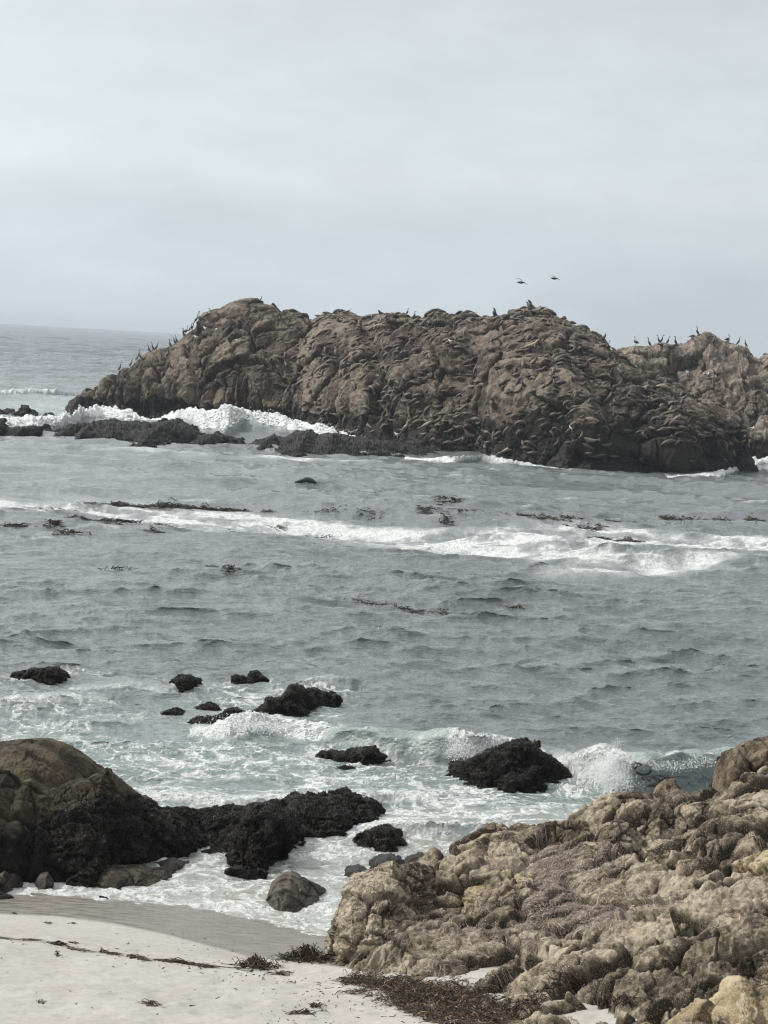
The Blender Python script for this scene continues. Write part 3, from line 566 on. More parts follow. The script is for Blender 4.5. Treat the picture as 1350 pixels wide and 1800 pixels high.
searock([(600,1545),(612,1530),(630,1527),(645,1535),(650,1550)], [(598,1548),(650,1556)], 64, 'small smooth dark boulder awash behind the tan outcrop, left one of three', L=.5, amp=.05, off=.5, mat='greyrock', res=(90, 60), mask=dark_mask)
searock([(640,1535),(655,1515),(680,1505),(700,1510),(715,1530)], [(636,1540),(716,1545)], 65, 'dark wet boulder awash behind the tan outcrop, middle one of three', L=.3, amp=.1, off=.6, mat='greyrock', res=(120, 70), mask=dark_mask)
searock([(712,1520),(722,1510),(740,1506),(755,1515),(765,1530)], [(708,1530),(770,1535)], 66, 'small dark wet boulder awash behind the tan outcrop, right one of three', L=.3, amp=.08, off=.5, mat='greyrock', res=(90, 60), mask=dark_mask)

# ------------------------------------------------------------------ left headland
def hl_mask(line, soft=14):
    xs = [a for a, b in line]; yv = [b for a, b in line]
    def f(P, px, py):
        n = fbm(P/.35, 4, 300); m = ss(-soft, soft, py-np.interp(px, xs, yv)+26*n); low = [1540, 1540, 1545, 1520, 1545]
        return m, .25*m
    return f
def off_d(ft, cr, off):
    xs = [a for a, b, z in ft]; ds = [float(W(a, b, z)[1]) for a, b, z in ft]; return [(p, y, float(np.interp(p, xs, ds))+off) for p, y in cr]
darkline = [(-100,1560),(0,1458),(100,1450),(200,1440),(260,1390),(330,1350),(400,1340)]
HL = []
def head(cr, ft, off, seed, label, mat='brown', L=.7, amp=.25, mask=None, **k):
    r = loft('headland_rock', off_d(ft, cr, off), ft, L, amp, MAT[mat], label, 'rock', 'boulders of the left headland', seed=seed, mask=mask, **k); HL.append(r); return r
head([(-120,1330),(-40,1312),(0,1302),(40,1298),(75,1299),(110,1310),(140,1330),(165,1345),(182,1356),(205,1380),(240,1420),(260,1450)], [(-150,1500,0),(0,1490,0),(150,1480,0),(260,1460,0)], 3.0, 71, 'smooth brown rounded rock, the highest hump of the left headland', L=1.1, amp=.2, facet=.35, mask=hl_mask(darkline), res=(300, 200), crack=.25, back=2.5, fine=1.3)
head([(-120,1400),(-30,1370),(0,1352),(18,1352),(38,1372),(55,1368),(75,1385),(100,1400),(125,1430),(155,1470)], [(-150,1560,0),(0,1548,.1),(100,1545,.1),(160,1530,0)], 2.2, 72, 'jagged brown rock with slanting cracks at the left edge of the headland', L=.8, amp=.2, facet=.6, mask=hl_mask([(-100,1480),(0,1462),(60,1452),(140,1438),(200,1430)]), res=(240, 180), crack=.5, back=1.5, aniso=(.6, 1, 1.3))
head([(50,1440),(90,1385),(120,1372),(150,1366),(170,1358),(188,1350),(205,1365),(235,1392),(262,1402),(285,1412),(320,1412),(350,1416),(372,1414),(400,1412),(430,1420),(455,1440)], [(50,1545,.05),(150,1548,.05),(250,1535,0),(330,1520,0),(400,1505,0),(460,1500,0)], 2.3, 73, 'dark weed-covered rock sloping down to the right along the headland', L=.6, amp=.24, facet=.7, mask=hl_mask([(50,1440),(130,1420),(150,1395),(230,1412),(262,1400),(300,1395),(400,1390),(500,1380)], 10), res=(460, 280), back=1.5, fine=1.5, jag=.4)
head([(380,1440),(400,1425),(425,1428),(450,1418),(480,1412),(500,1420),(520,1408),(540,1402),(560,1404),(585,1398),(600,1396),(625,1404),(650,1410),(665,1430),(676,1450),(685,1470)], [(370,1500,0),(450,1495,0),(540,1478,0),(620,1466,0),(690,1468,0)], 1.6, 74, 'jagged black weedy rock at the seaward tip of the headland', 'black', L=.55, amp=.24, mask=dark_mask, res=(400, 200), back=1.4, jag=.8)
head([(372,1505),(384,1482),(402,1462),(425,1446),(455,1432),(470,1430),(500,1444),(520,1462),(540,1478),(552,1488),(560,1502)], [(380,1522,0),(420,1540,0),(470,1534,0),(520,1515,0),(558,1500,0)], 1.6, 75, 'black weedy boulder with a pale scar in front of the headland tip', 'black', L=.5, amp=.34, facet=1.2, mask=lambda P, px, py: (.85-.8*blob(px, py, 470, 1458, 14, 9)-.6*blob(px, py, 440, 1505, 22, 10), 0*px+.3), res=(320, 200), back=1.2, jag=1.)
def lowm(P, px, py): n = fbm(P/.3, 3, 310); return .32+.4*n, 1-ss(.1, .4, P[..., 2]+.1*n)
head([(52,1566),(80,1545),(110,1532),(150,1522),(200,1519),(250,1520),(290,1526),(320,1538),(350,1556)], [(50,1568,.05),(120,1574,.05),(200,1586,0),(280,1582,0),(352,1560,0)], 1.7, 76, 'low layered brown shelf at the foot of the headland', 'brown', L=.42, amp=.15, strat=(.1, .3, 1.), jag=.3, facet=.6, mask=lowm, res=(340, 180), back=.8, aniso=(2.4, 1.5, .5), prof=[(0,0,0),(.25,.2,.35),(.6,.55,.72),(1,1,1)])
head([(255,1535),(270,1515),(300,1508),(330,1512),(350,1530)], [(250,1530,0),(300,1540,0),(352,1532,0)], .8, 77, 'small smooth grey-brown boulder right of the layered slab', 'greyrock', L=.5, amp=.08, mask=lowm, res=(140, 90), back=.6)
head([(-60,1560),(-20,1540),(10,1530),(30,1540),(48,1560)], [(-80,1575,.1),(0,1575,.1),(50,1562,.05)], .8, 78, 'low wet boulder at the foot of the headland by the left edge', 'greyrock', L=.5, amp=.1, mask=lowm, res=(140, 90), back=.6)
head([(60,1550),(72,1535),(85,1532),(96,1545)], [(55,1558,.05),(98,1562,.05)], .5, 79, 'little brown boulder touching the left end of the layered slab', 'greyrock', L=.3, amp=.05, mask=lowm, res=(80, 60), back=.5)
head([(-20,1578),(0,1568),(20,1572),(34,1584)], [(-30,1586,.1),(36,1588,.05)], .5, 80, 'flat dark stone on the wet sand at the left edge', 'greyrock', L=.3, amp=.05, mask=dark_mask, res=(80, 50), back=.4)
head([(163,1580),(175,1575),(188,1577),(192,1582)], [(160,1583,.03),(194,1585,.03)], .3, 81, 'small dark flat stone at the edge of the wash on the wet sand', 'black', L=.2, amp=.03, mask=dark_mask, res=(60, 40), back=.3, under=.1)

# ------------------------------------------------------------------ right tan outcrop: ground mass
outc = wp([(560,1700,.2),(600,1700,.35),(700,1712,.38),(800,1752,.5),(850,1800,.6),(900,1850,.9),(1000,1850,1.1),(1150,1850,1.3),(640,1600,.7),(700,1600,.8),(760,1600,.8),(700,1660,.6),(800,1680,.75),(880,1720,.8),
           (790,1540,1.1),(850,1560,1.15),(800,1620,.85),(950,1650,1.05),(900,1600,1.1),(850,1476,1.25),(930,1474,1.4),(1000,1464,1.55),(1080,1435,1.75),(1160,1410,1.95),(1250,1402,2.15),(1350,1405,2.5),(1450,1410,2.6),
           (950,1540,1.35),(1050,1520,1.6),(1150,1480,1.85),(1250,1470,2.1),(1350,1480,2.35),(1100,1600,1.5),(1200,1560,1.8),(1300,1560,2.05),(1420,1560,2.2),
           (1000,1700,1.08),(1000,1760,1.05),(1100,1700,1.35),(1100,1790,1.2),(1200,1680,1.55),(1200,1760,1.35),(1300,1640,1.85),(1300,1740,1.35),(1400,1700,1.7),(920,1790,.88)])
outc += [(x, y, z) for x, y, z in [(-1.6,36,-.6),(0,37.5,-.7),(1.5,38.6,-.7),(3,39.5,-.7),(4.5,40,-.6),(6.2,40.2,-.4),(8.5,40,0),(-2.2,33,-.3),(5,22,1.4),(9,24,1.9),(9,30,2.4),(9,35,2.6)]]
zo = rbf(outc, .01)
ox = np.linspace(-1.5, 8.6, 780); oy = np.concatenate([np.linspace(21, 24.5, 60)[:-1], np.linspace(24.5, 39.8, 700)])
OY, OX = np.meshgrid(oy, ox, indexing='ij'); OZ = zo(OX, OY)
P = np.stack([OX, OY, OZ], -1); N = gnormal(P); N = np.where(N[..., 2:3] < 0, -N, N)
Q = P.copy(); th = R(28); Q[..., 0] = P[..., 0]*math.cos(th)+P[..., 1]*math.sin(th); Q[..., 1] = -P[..., 0]*math.sin(th)+P[..., 1]*math.cos(th)
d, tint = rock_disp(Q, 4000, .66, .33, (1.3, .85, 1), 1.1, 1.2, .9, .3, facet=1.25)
pxo, pyo, _ = proj(P)
# flat wrack-covered apron is smoother than the blocky back ridge
apr = np.clip(blob(pxo, pyo, 980, 1520, 110, 45)+blob(pxo, pyo, 850, 1660, 150, 45)+blob(pxo, pyo, 1000, 1590, 120, 50)+blob(pxo, pyo, 1320, 1420, 60, 12), 0, 1)
d = d-d.mean(); d = d*(1-.5*apr); pit = blob(pxo, pyo, 690, 1624, 26, 9)+blob(pxo, pyo, 925, 1684, 38, 9)+blob(pxo, pyo, 1045, 1765, 26, 24)+blob(pxo, pyo, 1010, 1742, 30, 6); d = d*(1-.7*pit)-.5*pit
P = P + N*d[..., None]; P[..., 2] -= 1.2*(1-ss(566, 625, pxo)); OUTP = P
ochre = blob(pxo, pyo, 880, 1590, 60, 30)+blob(pxo, pyo, 800, 1610, 20, 40)+blob(pxo, pyo, 1180, 1560, 60, 30)
alg = .20+.35*fbm(P/.8, 3, 411)-.35*ochre
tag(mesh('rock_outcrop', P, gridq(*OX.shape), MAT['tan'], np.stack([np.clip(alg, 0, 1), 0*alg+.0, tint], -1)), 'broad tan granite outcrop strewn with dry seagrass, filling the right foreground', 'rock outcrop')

# big blocks of the outcrop, each its own boulder
TAN = []
def block(cr, ft, off, seed, label, L=.4, amp=.2, mat='tan', mask=None, **k):
    mk = mask or (lambda P, px, py: (np.clip(.2+.35*fbm(P/.6, 3, seed), 0, 1), 0*px))
    amp *= 1.25; k.setdefault('jag', .35); k.setdefault('res', (220, 150)); k.setdefault('under', .5); k.setdefault('back', 1.)
    r = loft('boulder', off_d(ft, cr, off), ft, L, amp, MAT[mat], label, 'boulder', 'granite boulders of the right outcrop', seed=seed, mask=mk, **k); TAN.append(r); return r
block([(576,1690),(580,1655),(588,1620),(600,1585),(610,1556),(625,1540),(650,1530),(672,1520),(690,1512),(705,1520),(722,1516),(745,1512),(765,1520),(780,1532),(788,1550),(792,1590)], [(570,1692,.15),(600,1700,.35),(650,1692,.45),(700,1680,.5),(760,1650,.6),(795,1625,.7)], 1.9, 91, 'bulky knobbly brown boulder at the left end of the outcrop, rising from the sand', L=.45, amp=.15, res=(460, 330), prof=[(0,0,0),(.2,.05,.3),(.4,.14,.56),(.6,.34,.78),(.8,.64,.93),(1,1,1)], crack=.35, aniso=(1.1,1,.75), fine=1.6)
block([(786,1560),(788,1502),(800,1492),(812,1484),(835,1478),(850,1470),(880,1464),(905,1464),(930,1468),(950,1480),(960,1520)], [(785,1560,1.0),(850,1562,1.1),(900,1560,1.15),(962,1540,1.25)], 1.9, 92, 'squared brown block with a sheer left edge, behind the knobbly boulder', L=.42, amp=.14, res=(300, 200), crack=.45, fine=1.4)
block([(800,1640),(806,1580),(815,1560),(850,1556),(880,1548),(910,1540),(935,1545),(945,1570),(950,1600)], [(800,1630,.75),(840,1626,.8),(890,1608,1.0),(950,1592,1.15)], 1.0, 93, 'ochre-faced block overhanging a sandy hollow in the middle of the outcrop', L=.35, amp=.13, res=(260, 170), crack=.5, prof=CLIFF, mat='ochre')
# ridge along the sea
ridge = [(1000,1490,95,50,'long dark boulder on the seaward ridge, lowest of the row'),(1065,1464,70,44,'brown rounded boulder on the seaward ridge above the lowest long one'),(1120,1436,110,46,'long flat-topped dark boulder on the seaward ridge under the wave'),(1172,1418,70,42,'knobby boulder next in the seaward ridge, right of the flat-topped one'),
         (1220,1402,66,44,'boulder of the seaward ridge just left of the two upright boulders'),(1085,1502,96,56,'wide pale boulder in the second row of the ridge'),(1160,1480,90,64,'squared pale boulder in the second row of the ridge, split by a crack'),
         (1235,1470,110,60,'large rounded boulder in the second row of the ridge'),(1300,1492,110,56,'layered boulder beside the right edge in the second row'),(1030,1528,76,40,'small pale boulder at the left end of the second row'),(1195,1520,120,46,'low long boulder below the second row'),
         (880,1492,60,30,'small knobbly boulder on top of the squared block'),(1318,1440,80,40,'wrack-topped boulder under the two upright boulders')]
for i, (cx, cy, wd, ht, lb) in enumerate(ridge):
    z = float(zo(*W(cx, cy, 1.8)[:2])); z = float(zo(*W(cx, cy, z)[:2]))-.1
    h_ = wd/2; t0 = random.uniform(-.12, .12)
    cr = [(cx-h_*1.05, cy+4), (cx-h_*.95, cy-ht*.45), (cx-h_*.6, cy-ht*(.85+t0)), (cx-h_*.1, cy-ht*(.95-t0)), (cx+h_*.4, cy-ht*(.98-t0)), (cx+h_*.8, cy-ht*.75), (cx+h_*.98, cy-ht*.35), (cx+h_*1.05, cy+4)]
    block(cr, [(cx-h_*1.1, cy, z), (cx, cy+4, z), (cx+h_*1.1, cy, z)], .55, 100+i*3, lb, L=.30, amp=.11, res=(170, 120), back=.6, under=.35, crack=.5, prof=CLIFF, mat='umber' if i < 5 else 'tan')
block([(1252,1400),(1256,1370),(1260,1345),(1268,1322),(1285,1314),(1298,1316),(1312,1335),(1325,1370),(1330,1400)], [(1250,1400,2.1),(1290,1412,2.15),(1332,1400,2.2)], .8, 141, 'tall dark egg-shaped boulder standing upright at the right edge, left of a pair', L=.6, amp=.12, res=(200, 160), back=.8, crack=.25, prof=CLIFF, mat='umber', facet=.5)
block([(1290,1395),(1296,1330),(1302,1305),(1315,1297),(1340,1294),(1370,1290),(1400,1300),(1425,1340),(1440,1400)], [(1288,1395,2.2),(1350,1392,2.3),(1440,1395,2.4)], 1.2, 142, 'tall dark boulder cut by the right edge, right of a pair', L=.5, amp=.15, res=(220, 160), back=.9, crack=.4, mat='umber')
block([(1308,1440),(1312,1385),(1325,1368),(1350,1365),(1400,1360),(1440,1440)], [(1305,1420,2.2),(1440,1425,2.4)], .7, 143, 'pale-topped boulder below the upright pair at the right edge', L=.4, amp=.14)
# mid slab with the pale crown, crevassed mass, bottom boulders
block([(1128,1600),(1138,1560),(1160,1530),(1190,1515),(1230,1512),(1250,1524),(1290,1508),(1330,1490),(1370,1478),(1420,1475),(1440,1580)], [(1125,1598,1.55),(1180,1606,1.55),(1250,1608,1.65),(1340,1590,1.9),(1440,1580,2.1)], 1.9, 151, 'broad pale sloping slab with a yellowish face at the right', L=.55, amp=.17, mat='ochre', res=(380, 220), crack=.5, aniso=(1.4,1,.7))
block([(1075,1700),(1095,1665),(1120,1640),(1150,1634),(1172,1650),(1185,1640),(1200,1620),(1230,1615),(1262,1620),(1290,1600),(1325,1588),(1370,1580),(1430,1575),(1450,1700)], [(1060,1758,.95),(1130,1772,.95),(1200,1790,1.0),(1280,1770,1.15),(1350,1740,1.3),(1450,1720,1.4)], 2.1, 152, 'large fissured grey-brown rock with deep black crevices at the right edge', L=.75, amp=.34, res=(460, 330), crack=1.1, aniso=(.75,1,1.5), mask=lambda P, px, py: (np.clip(.22+.5*fbm(P/.5, 3, 152)+.75*blob(px, py, 1270, 1660, 70, 50), 0, 1), 0*px))  # the blob paints the crevice shade dark through the algae mask
block([(1045,1740),(1060,1710),(1085,1690),(1120,1668),(1150,1650),(1180,1665),(1200,1700),(1210,1745)], [(1040,1752,.9),(1120,1776,.9),(1215,1765,1.0)], 1.3, 153, 'cracked grey-brown wedge in front of the fissured rock', L=.6, amp=.17, res=(280, 200), crack=.8)
block([(990,1724),(1000,1690),(1025,1672),(1050,1666),(1072,1680),(1085,1705)], [(985,1722,.9),(1040,1732,.88),(1088,1720,.95)], .8, 154, 'smooth rounded boulder left of the fissured rock', L=.4, amp=.1, res=(180, 130))
block([(1030,1665),(1042,1640),(1062,1628),(1082,1632),(1096,1655),(1100,1672)], [(1028,1668,1.15),(1100,1674,1.15)], .6, 155, 'small yellowish knob above the smooth rounded boulder', L=.3, amp=.08, res=(130, 100), mat='ochre')
block([(1085,1650),(1100,1630),(1120,1622),(1140,1630),(1150,1655)], [(1082,1660,1.2),(1152,1664,1.25)], .6, 156, 'small brown knob between the yellowish knob and the fissured rock', L=.3, amp=.08, res=(120, 90))
block([(862,1830),(868,1780),(880,1752),(905,1742),(940,1738),(970,1745),(1000,1765),(1030,1775),(1045,1830)], [(855,1860,.35),(950,1870,.4),(1050,1860,.5)], 1.5, 157, 'rounded brown boulder at the bottom edge, half buried in dark seaweed', L=.45, amp=.15, res=(260, 180), crack=.5)
block([(1060,1800),(1075,1762),(1100,1748),(1140,1745),(1180,1760),(1215,1790),(1230,1830)], [(1050,1830,.6),(1140,1850,.6),(1235,1850,.7)], 1.3, 158, 'low pale boulder at the bottom edge beside a patch of white sand', L=.45, amp=.13, res=(220, 160))
block([(925,1700),(935,1682),(955,1672),(985,1676),(1000,1700)], [(920,1704,.85),(1002,1708,.88)], .5, 159, 'flat pale stone set in white sand in the middle of the outcrop', L=.35, amp=.06, res=(120, 90), mat='ochre')
block([(640,1692),(655,1672),(680,1660),(705,1668),(722,1690)], [(635,1694,.42),(725,1698,.45)], .5, 160, 'small pale boulder against the foot of the knobbly boulder', L=.25, amp=.07, res=(120, 90))
block([(1120,1850),(1150,1808),(1185,1788),(1220,1768),(1250,1750),(1275,1738),(1285,1722),(1300,1718),(1316,1726),(1325,1738),(1350,1736),(1400,1730),(1460,1740),(1500,1850)], [(1100,1950,.9),(1250,1960,1.1),(1500,1960,1.2)], 2.0, 161, 'bright sunlit yellowish boulder in the bottom right corner, nearest to the viewer', L=.5, amp=.13, mat='ochre', res=(420, 280), crack=.35, fine=1.6)
#=PART2=
# ------------------------------------------------------------------ ribbons (weed, wrack, kelp)
def ribbons(G, GN, ii, jj, ang, ln, wd, lift, nseg, cols, curl=0., seed=0):
    """strips following a grid surface G from index (ii, jj); ang in the surface plane, lengths in metres"""
    g = np.random.default_rng(seed+500); n = len(ii); na, nb = G.shape[:2]
    i = ii.astype(float); j = jj.astype(float); pts = []; a = ang.copy()
    ca = g.normal(0, 1, n)*curl
    def smp(i, j, A):
        i0 = np.clip(np.floor(i).astype(int), 0, na-2); j0 = np.clip(np.floor(j).astype(int), 0, nb-2); fi = np.clip(i-i0, 0, 1)[:, None]; fj = np.clip(j-j0, 0, 1)[:, None]
        return A[i0, j0]*(1-fi)*(1-fj)+A[i0+1, j0]*fi*(1-fj)+A[i0, j0+1]*(1-fi)*fj+A[i0+1, j0+1]*fi*fj
    i0 = np.clip(ii, 1, na-2); j0 = np.clip(jj, 1, nb-2)
    du = np.linalg.norm(G[i0+1, j0]-G[i0-1, j0], axis=-1)/2+1e-4; dv = np.linalg.norm(G[i0, j0+1]-G[i0, j0-1], axis=-1)/2+1e-4
    du = np.maximum(du, .004); dv = np.maximum(dv, .004)
    for k in range(nseg+1):
        t = k/nseg; p = smp(i, j, G) + smp(i, j, GN)*(lift*(.3+np.sin(t*3.1+ca)**2))[:, None]
        pts.append(p); i = i+np.cos(a)*ln/nseg/du; j = j+np.sin(a)*ln/nseg/dv; a = a+ca/nseg+g.normal(0, .25*curl+.02, n)
    return strips(np.stack(pts, 1), wd, cols, g)
def strips(Pt, wd, cols, g):
    n, m, _ = Pt.shape; T = np.gradient(Pt, axis=1); T = T/(np.linalg.norm(T, axis=-1, keepdims=True)+1e-9)
    up = g.normal(0, .5, (n, 1, 3)) + np.array([0, -.3, .8]); S = np.cross(T, up); S = S/(np.linalg.norm(S, axis=-1, keepdims=True)+1e-9)
    t = np.linspace(0, 1, m); w = wd[:, None]*(1-.75*t**2)[None]*.5
    V = np.stack([Pt-S*w[..., None], Pt+S*w[..., None]], 2).reshape(-1, 3)
    b = (np.arange(n)*m*2)[:, None] + (np.arange(m-1)*2)[None]; b = b.ravel()
    Q = np.stack([b, b+1, b+3, b+2], -1); C = np.repeat(cols, m*2, 0)
    return V, Q, C
def join(parts):
    V, Q, C, o = [], [], [], 0
    for v, q, c in parts: V.append(v); Q.append(q+o); C.append(c); o += len(v)
    return np.concatenate(V), np.concatenate(Q), np.concatenate(C)
def pick(G, weight, n, g):
    w_ = weight.ravel().copy(); w_[~np.isfinite(w_)] = 0; w_ = np.maximum(w_, 0); c = np.cumsum(w_); k = np.searchsorted(c, g.random(n)*c[-1]); k = np.minimum(k, w_.size-1)
    return np.unravel_index(k, weight.shape)
def area(G):
    a = np.gradient(G, axis=0); b = np.gradient(G, axis=1); return np.linalg.norm(np.cross(a, b), axis=-1)
def palette(g, n, cs, jit=.25):
    c = np.array(cs)[g.integers(0, len(cs), n)]; return c*(1+g.normal(0, jit, (n, 1))).clip(.3, 2)
DRY = [(.36,.30,.26), (.27,.215,.19), (.44,.38,.33), (.20,.155,.13), (.12,.085,.065), (.33,.27,.24), (.24,.18,.16), (.40,.34,.28)]
DARKW = [(.030,.018,.012), (.018,.013,.010), (.06,.035,.02), (.012,.010,.008), (.10,.06,.035), (.04,.028,.02)]
ROCKW = [(.0055,.0048,.0038), (.010,.008,.006), (.004,.0035,.003), (.045,.036,.024), (.008,.0075,.006), (.03,.026,.014)]  # lightest brown puts grain highlights into the strand colour
g = np.random.default_rng(91)
ON = gnormal(OUTP); ON = np.where(ON[..., 2:3] < 0, -ON, ON)
pxo, pyo, _ = proj(OUTP); ar = area(OUTP)
nz = fbm(OUTP/.55, 4, 600)
wm = (blob(pxo, pyo, 960, 1515, 120, 42)*1.2+blob(pxo, pyo, 1040, 1500, 70, 26)+blob(pxo, pyo, 850, 1665, 170, 45)*1.1+blob(pxo, pyo, 990, 1600, 150, 52)*1.2+blob(pxo, pyo, 1330, 1425, 60, 14)+blob(pxo, pyo, 1120, 1630, 80, 20)*.8+blob(pxo, pyo, 1080, 1560, 70, 30)*.7+blob(pxo, pyo, 880, 1730, 110, 22)*1.1)
wm = wm + .03*((pxo > 600) & (pxo < 1360))
wgt = ar*np.clip(wm*.8+nz*1.5-.55, 0, 1.2)
n = 26000; ii, jj = pick(OUTP, wgt, n, g); lay = 1.1*fbm(OUTP[ii, jj]/.6, 2, 610)*3
parts = [ribbons(OUTP, ON, ii, jj, lay+g.normal(0, .7, n), g.uniform(.06, .26, n), g.uniform(.004, .009, n), np.abs(g.normal(0, .017, n))+.004, 5, palette(g, n, DRY), 1.3, 1)]
for (r, o) in ((TAN[0], .10), (TAN[1], .12), (TAN[2], .1)):
    G, N_ = r[1], r[2]; m_ = 500; w2 = area(G)*(N_[..., 2] > .5)*ss(.0, .4, fbm(G/.4, 3, 615)); ii, jj = pick(G, w2, m_, g)
    parts.append(ribbons(G, N_, ii, jj, g.uniform(0, 6.3, m_), g.uniform(.05, .25, m_), g.uniform(.006, .012, m_), np.full(m_, .012), 4, palette(g, m_, DRY), 1.3, 2))
V, Q, C = join(parts); tag(mesh('dry_seagrass', V, Q, MAT['wrack'], C), 'mats of dry pinkish-grey seagrass tangled over the right outcrop', 'seagrass', kind='stuff')
# pebbly grit on the outcrop is in its material; dark seaweed mass where rock meets sand
BG = np.stack([BX, BY, bz], -1); BN = gnormal(BG); BN = np.where(BN[..., 2:3] < 0, -BN, BN); pxb, pyb, _ = proj(BG); arb = area(BG)
def poly_band(px, py, pts): return band(px, py, pts, 1.2)
nb_ = fbm(BG/np.array([.5, .8, 1]), 4, 620)
wd_ = (poly_band(pxb, pyb, [(640,1726,7),(700,1738,15),(780,1752,20),(850,1775,24),(900,1790,26)])*1.3 + poly_band(pxb, pyb, [(640,1745,3),(700,1765,6),(760,1785,10),(830,1800,20),(880,1830,20)])*.8 + .25*blob(pxb, pyb, 760, 1770, 100, 30))
wgt = arb*np.clip(wd_+.9*nb_-.15, 0, 2)*(wd_ > .05)
n = 6500; ii, jj = pick(BG, wgt, n, g)
p1 = ribbons(BG, BN, ii, jj, g.uniform(0, 6.3, n), g.uniform(.05, .26, n), g.uniform(.006, .018, n), np.abs(g.normal(0, .022, n))+.006, 4, palette(g, n, DARKW+[(.2,.13,.07)], .3), 1.6, 3)
wgt = ar*np.clip(poly_band(pxo, pyo, [(680,1728,8),(760,1745,12),(850,1765,16),(900,1790,18),(980,1725,10)])*1.2+blob(pxo, pyo, 1060, 1765, 20, 10)*2+blob(pxo, pyo, 1100, 1760, 22, 8)*2+nz*.6-.2, 0, 2)*(pyo > 1700)*(pxo < 1150)
n = 4500; ii, jj = pick(OUTP, wgt, n, g); p2 = ribbons(OUTP, ON, ii, jj, g.uniform(0, 6.3, n), g.uniform(.05, .24, n), g.uniform(.006, .018, n), np.abs(g.normal(0, .02, n))+.006, 4, palette(g, n, DARKW+[(.16,.10,.06)], .3), 1.6, 4)
V, Q, C = join([p1, p2]); tag(mesh('dark_seaweed', V, Q, MAT['kelp'], C), 'heap of dark brown seaweed where the sand meets the right outcrop', 'seaweed', kind='stuff')
# bits strewn over the sand
w3 = arb*((pyb > 1640) & (pxb < 900) & (pyb < 1900))*np.clip(.25+fbm(BG/1.2, 3, 640), .02, 1)*(.12+1.2*ss(350, 700, pxb)*ss(1690, 1750, pyb)+.8*poly_band(pxb, pyb, [(-20,1668,14),(150,1680,14),(400,1712,12),(500,1716,10)]))
n = 1500; ii, jj = pick(BG, w3, n, g)
V, Q, C = ribbons(BG, BN, ii, jj, g.normal(0, .5, n), g.uniform(.02, .10, n), g.uniform(.006, .022, n), np.full(n, .006), 3, palette(g, n, DARKW, .3), 1.0, 5)
tag(mesh('seaweed_crumbs', V, Q, MAT['kelp'], C), 'small dry seaweed scraps scattered over the white sand', 'seaweed scraps', kind='stuff')
ri = np.where((by > 23) & (by < 37))[0]; ci = np.where(np.abs(bx) < 8)[0]; SUBX = pxb[ri[0]:ri[-1]+1, ci[0]:ci[-1]+1].astype(np.float32); SUBY = pyb[ri[0]:ri[-1]+1, ci[0]:ci[-1]+1].astype(np.float32)
def near_idx(G, px_, py_, PX, PY):
    k = np.unravel_index(np.argmin((SUBX-px_)**2+(SUBY-py_)**2), SUBX.shape); return k[0]+ri[0], k[1]+ci[0]
def knit(V, Q, per):                    # tie every strand to its nearest neighbour so that the tangle is one piece
    Q = Q.copy(); n = len(V)//per; qs = Q.reshape(n, -1, 4)
    for k in range(1, n):
        j = np.argmin(((V[:k*per]-V[k*per])**2).sum(1)); q = qs[k]; q[q == k*per] = j
    return qs.reshape(-1, 4)
def clump(px0, py0, rx, ry, n, ln, wd, h, label, name='seaweed_clump', cat='seaweed clump', cols=DARKW, tilt=0.):
    u = g.normal(0, .5, n); v = g.normal(0, .5, n); idx = [near_idx(BG, px0+a*rx, py0+b*ry+tilt*a*rx, pxb, pyb) for a, b in zip(u, v)]
    ii = np.array([k[0] for k in idx]); jj = np.array([k[1] for k in idx]); fall = np.exp(-(u*u+v*v)*1.2)
    V, Q, C = ribbons(BG, BN, ii, jj, g.uniform(0, 6.3, n), g.uniform(.5, 1, n)*ln, g.uniform(.5, 1.2, n)*wd, g.uniform(.1, 1, n)*h*fall+.006, 5, palette(g, n, cols, .3), 2.0, int(px0)); Q = knit(V, Q, 12)
    return tag(mesh(name, V, Q, MAT['kelp'], C), label, cat, 'seaweed clumps washed up on the sand')
clump(450, 1701, 32, 5, 170, .3, .02, .16, 'dark seaweed heap at the right end of the long wrack line')
clump(540, 1686, 40, 5, 240, .35, .022, .18, 'long dark seaweed heap against the foot of the knobbly boulder')
clump(495, 1712, 12, 2, 40, .2, .015, .04, 'thin dark seaweed strand just below the heap at the end of the wrack line')
clump(555, 1770, 7, 4, 30, .12, .02, .06, 'small upright dark seaweed knot in the lower middle of the sand')
clump(530, 1781, 22, 3, 40, .2, .018, .04, 'flat dark seaweed tangle below the small knot, near the bottom edge')
clump(260, 1765, 12, 2, 24, .22, .018, .03, 'curled dark kelp stipe lying alone on the sand near the bottom')
clump(73, 1763, 5, 2, 14, .08, .02, .03, 'single small dark seaweed lump on the lower left sand')
clump(85, 1623, 5, 1.2, 12, .08, .02, .02, 'small dark lump on the damp sand above the wrack line, farther left')
clump(128, 1624, 4, 1.5, 12, .1, .01, .02, 'thin twiggy scrap on the damp sand above the wrack line')
clump(25, 1607, 3, 1, 8, .06, .02, .02, 'tiny dark lump at the edge of the wet sand near the left edge')
clump(130, 1658, 5, 1.2, 12, .08, .02, .02, 'small dark lump close above the middle of the wrack line')
clump(103, 1679, 5, 1.5, 12, .08, .02, .03, 'small dark lump just below the left part of the wrack line')
clump(690, 1732, 14, 2.5, 50, .2, .018, .05, 'dark seaweed tangle with one raised tip on the sand below the small pale boulder')
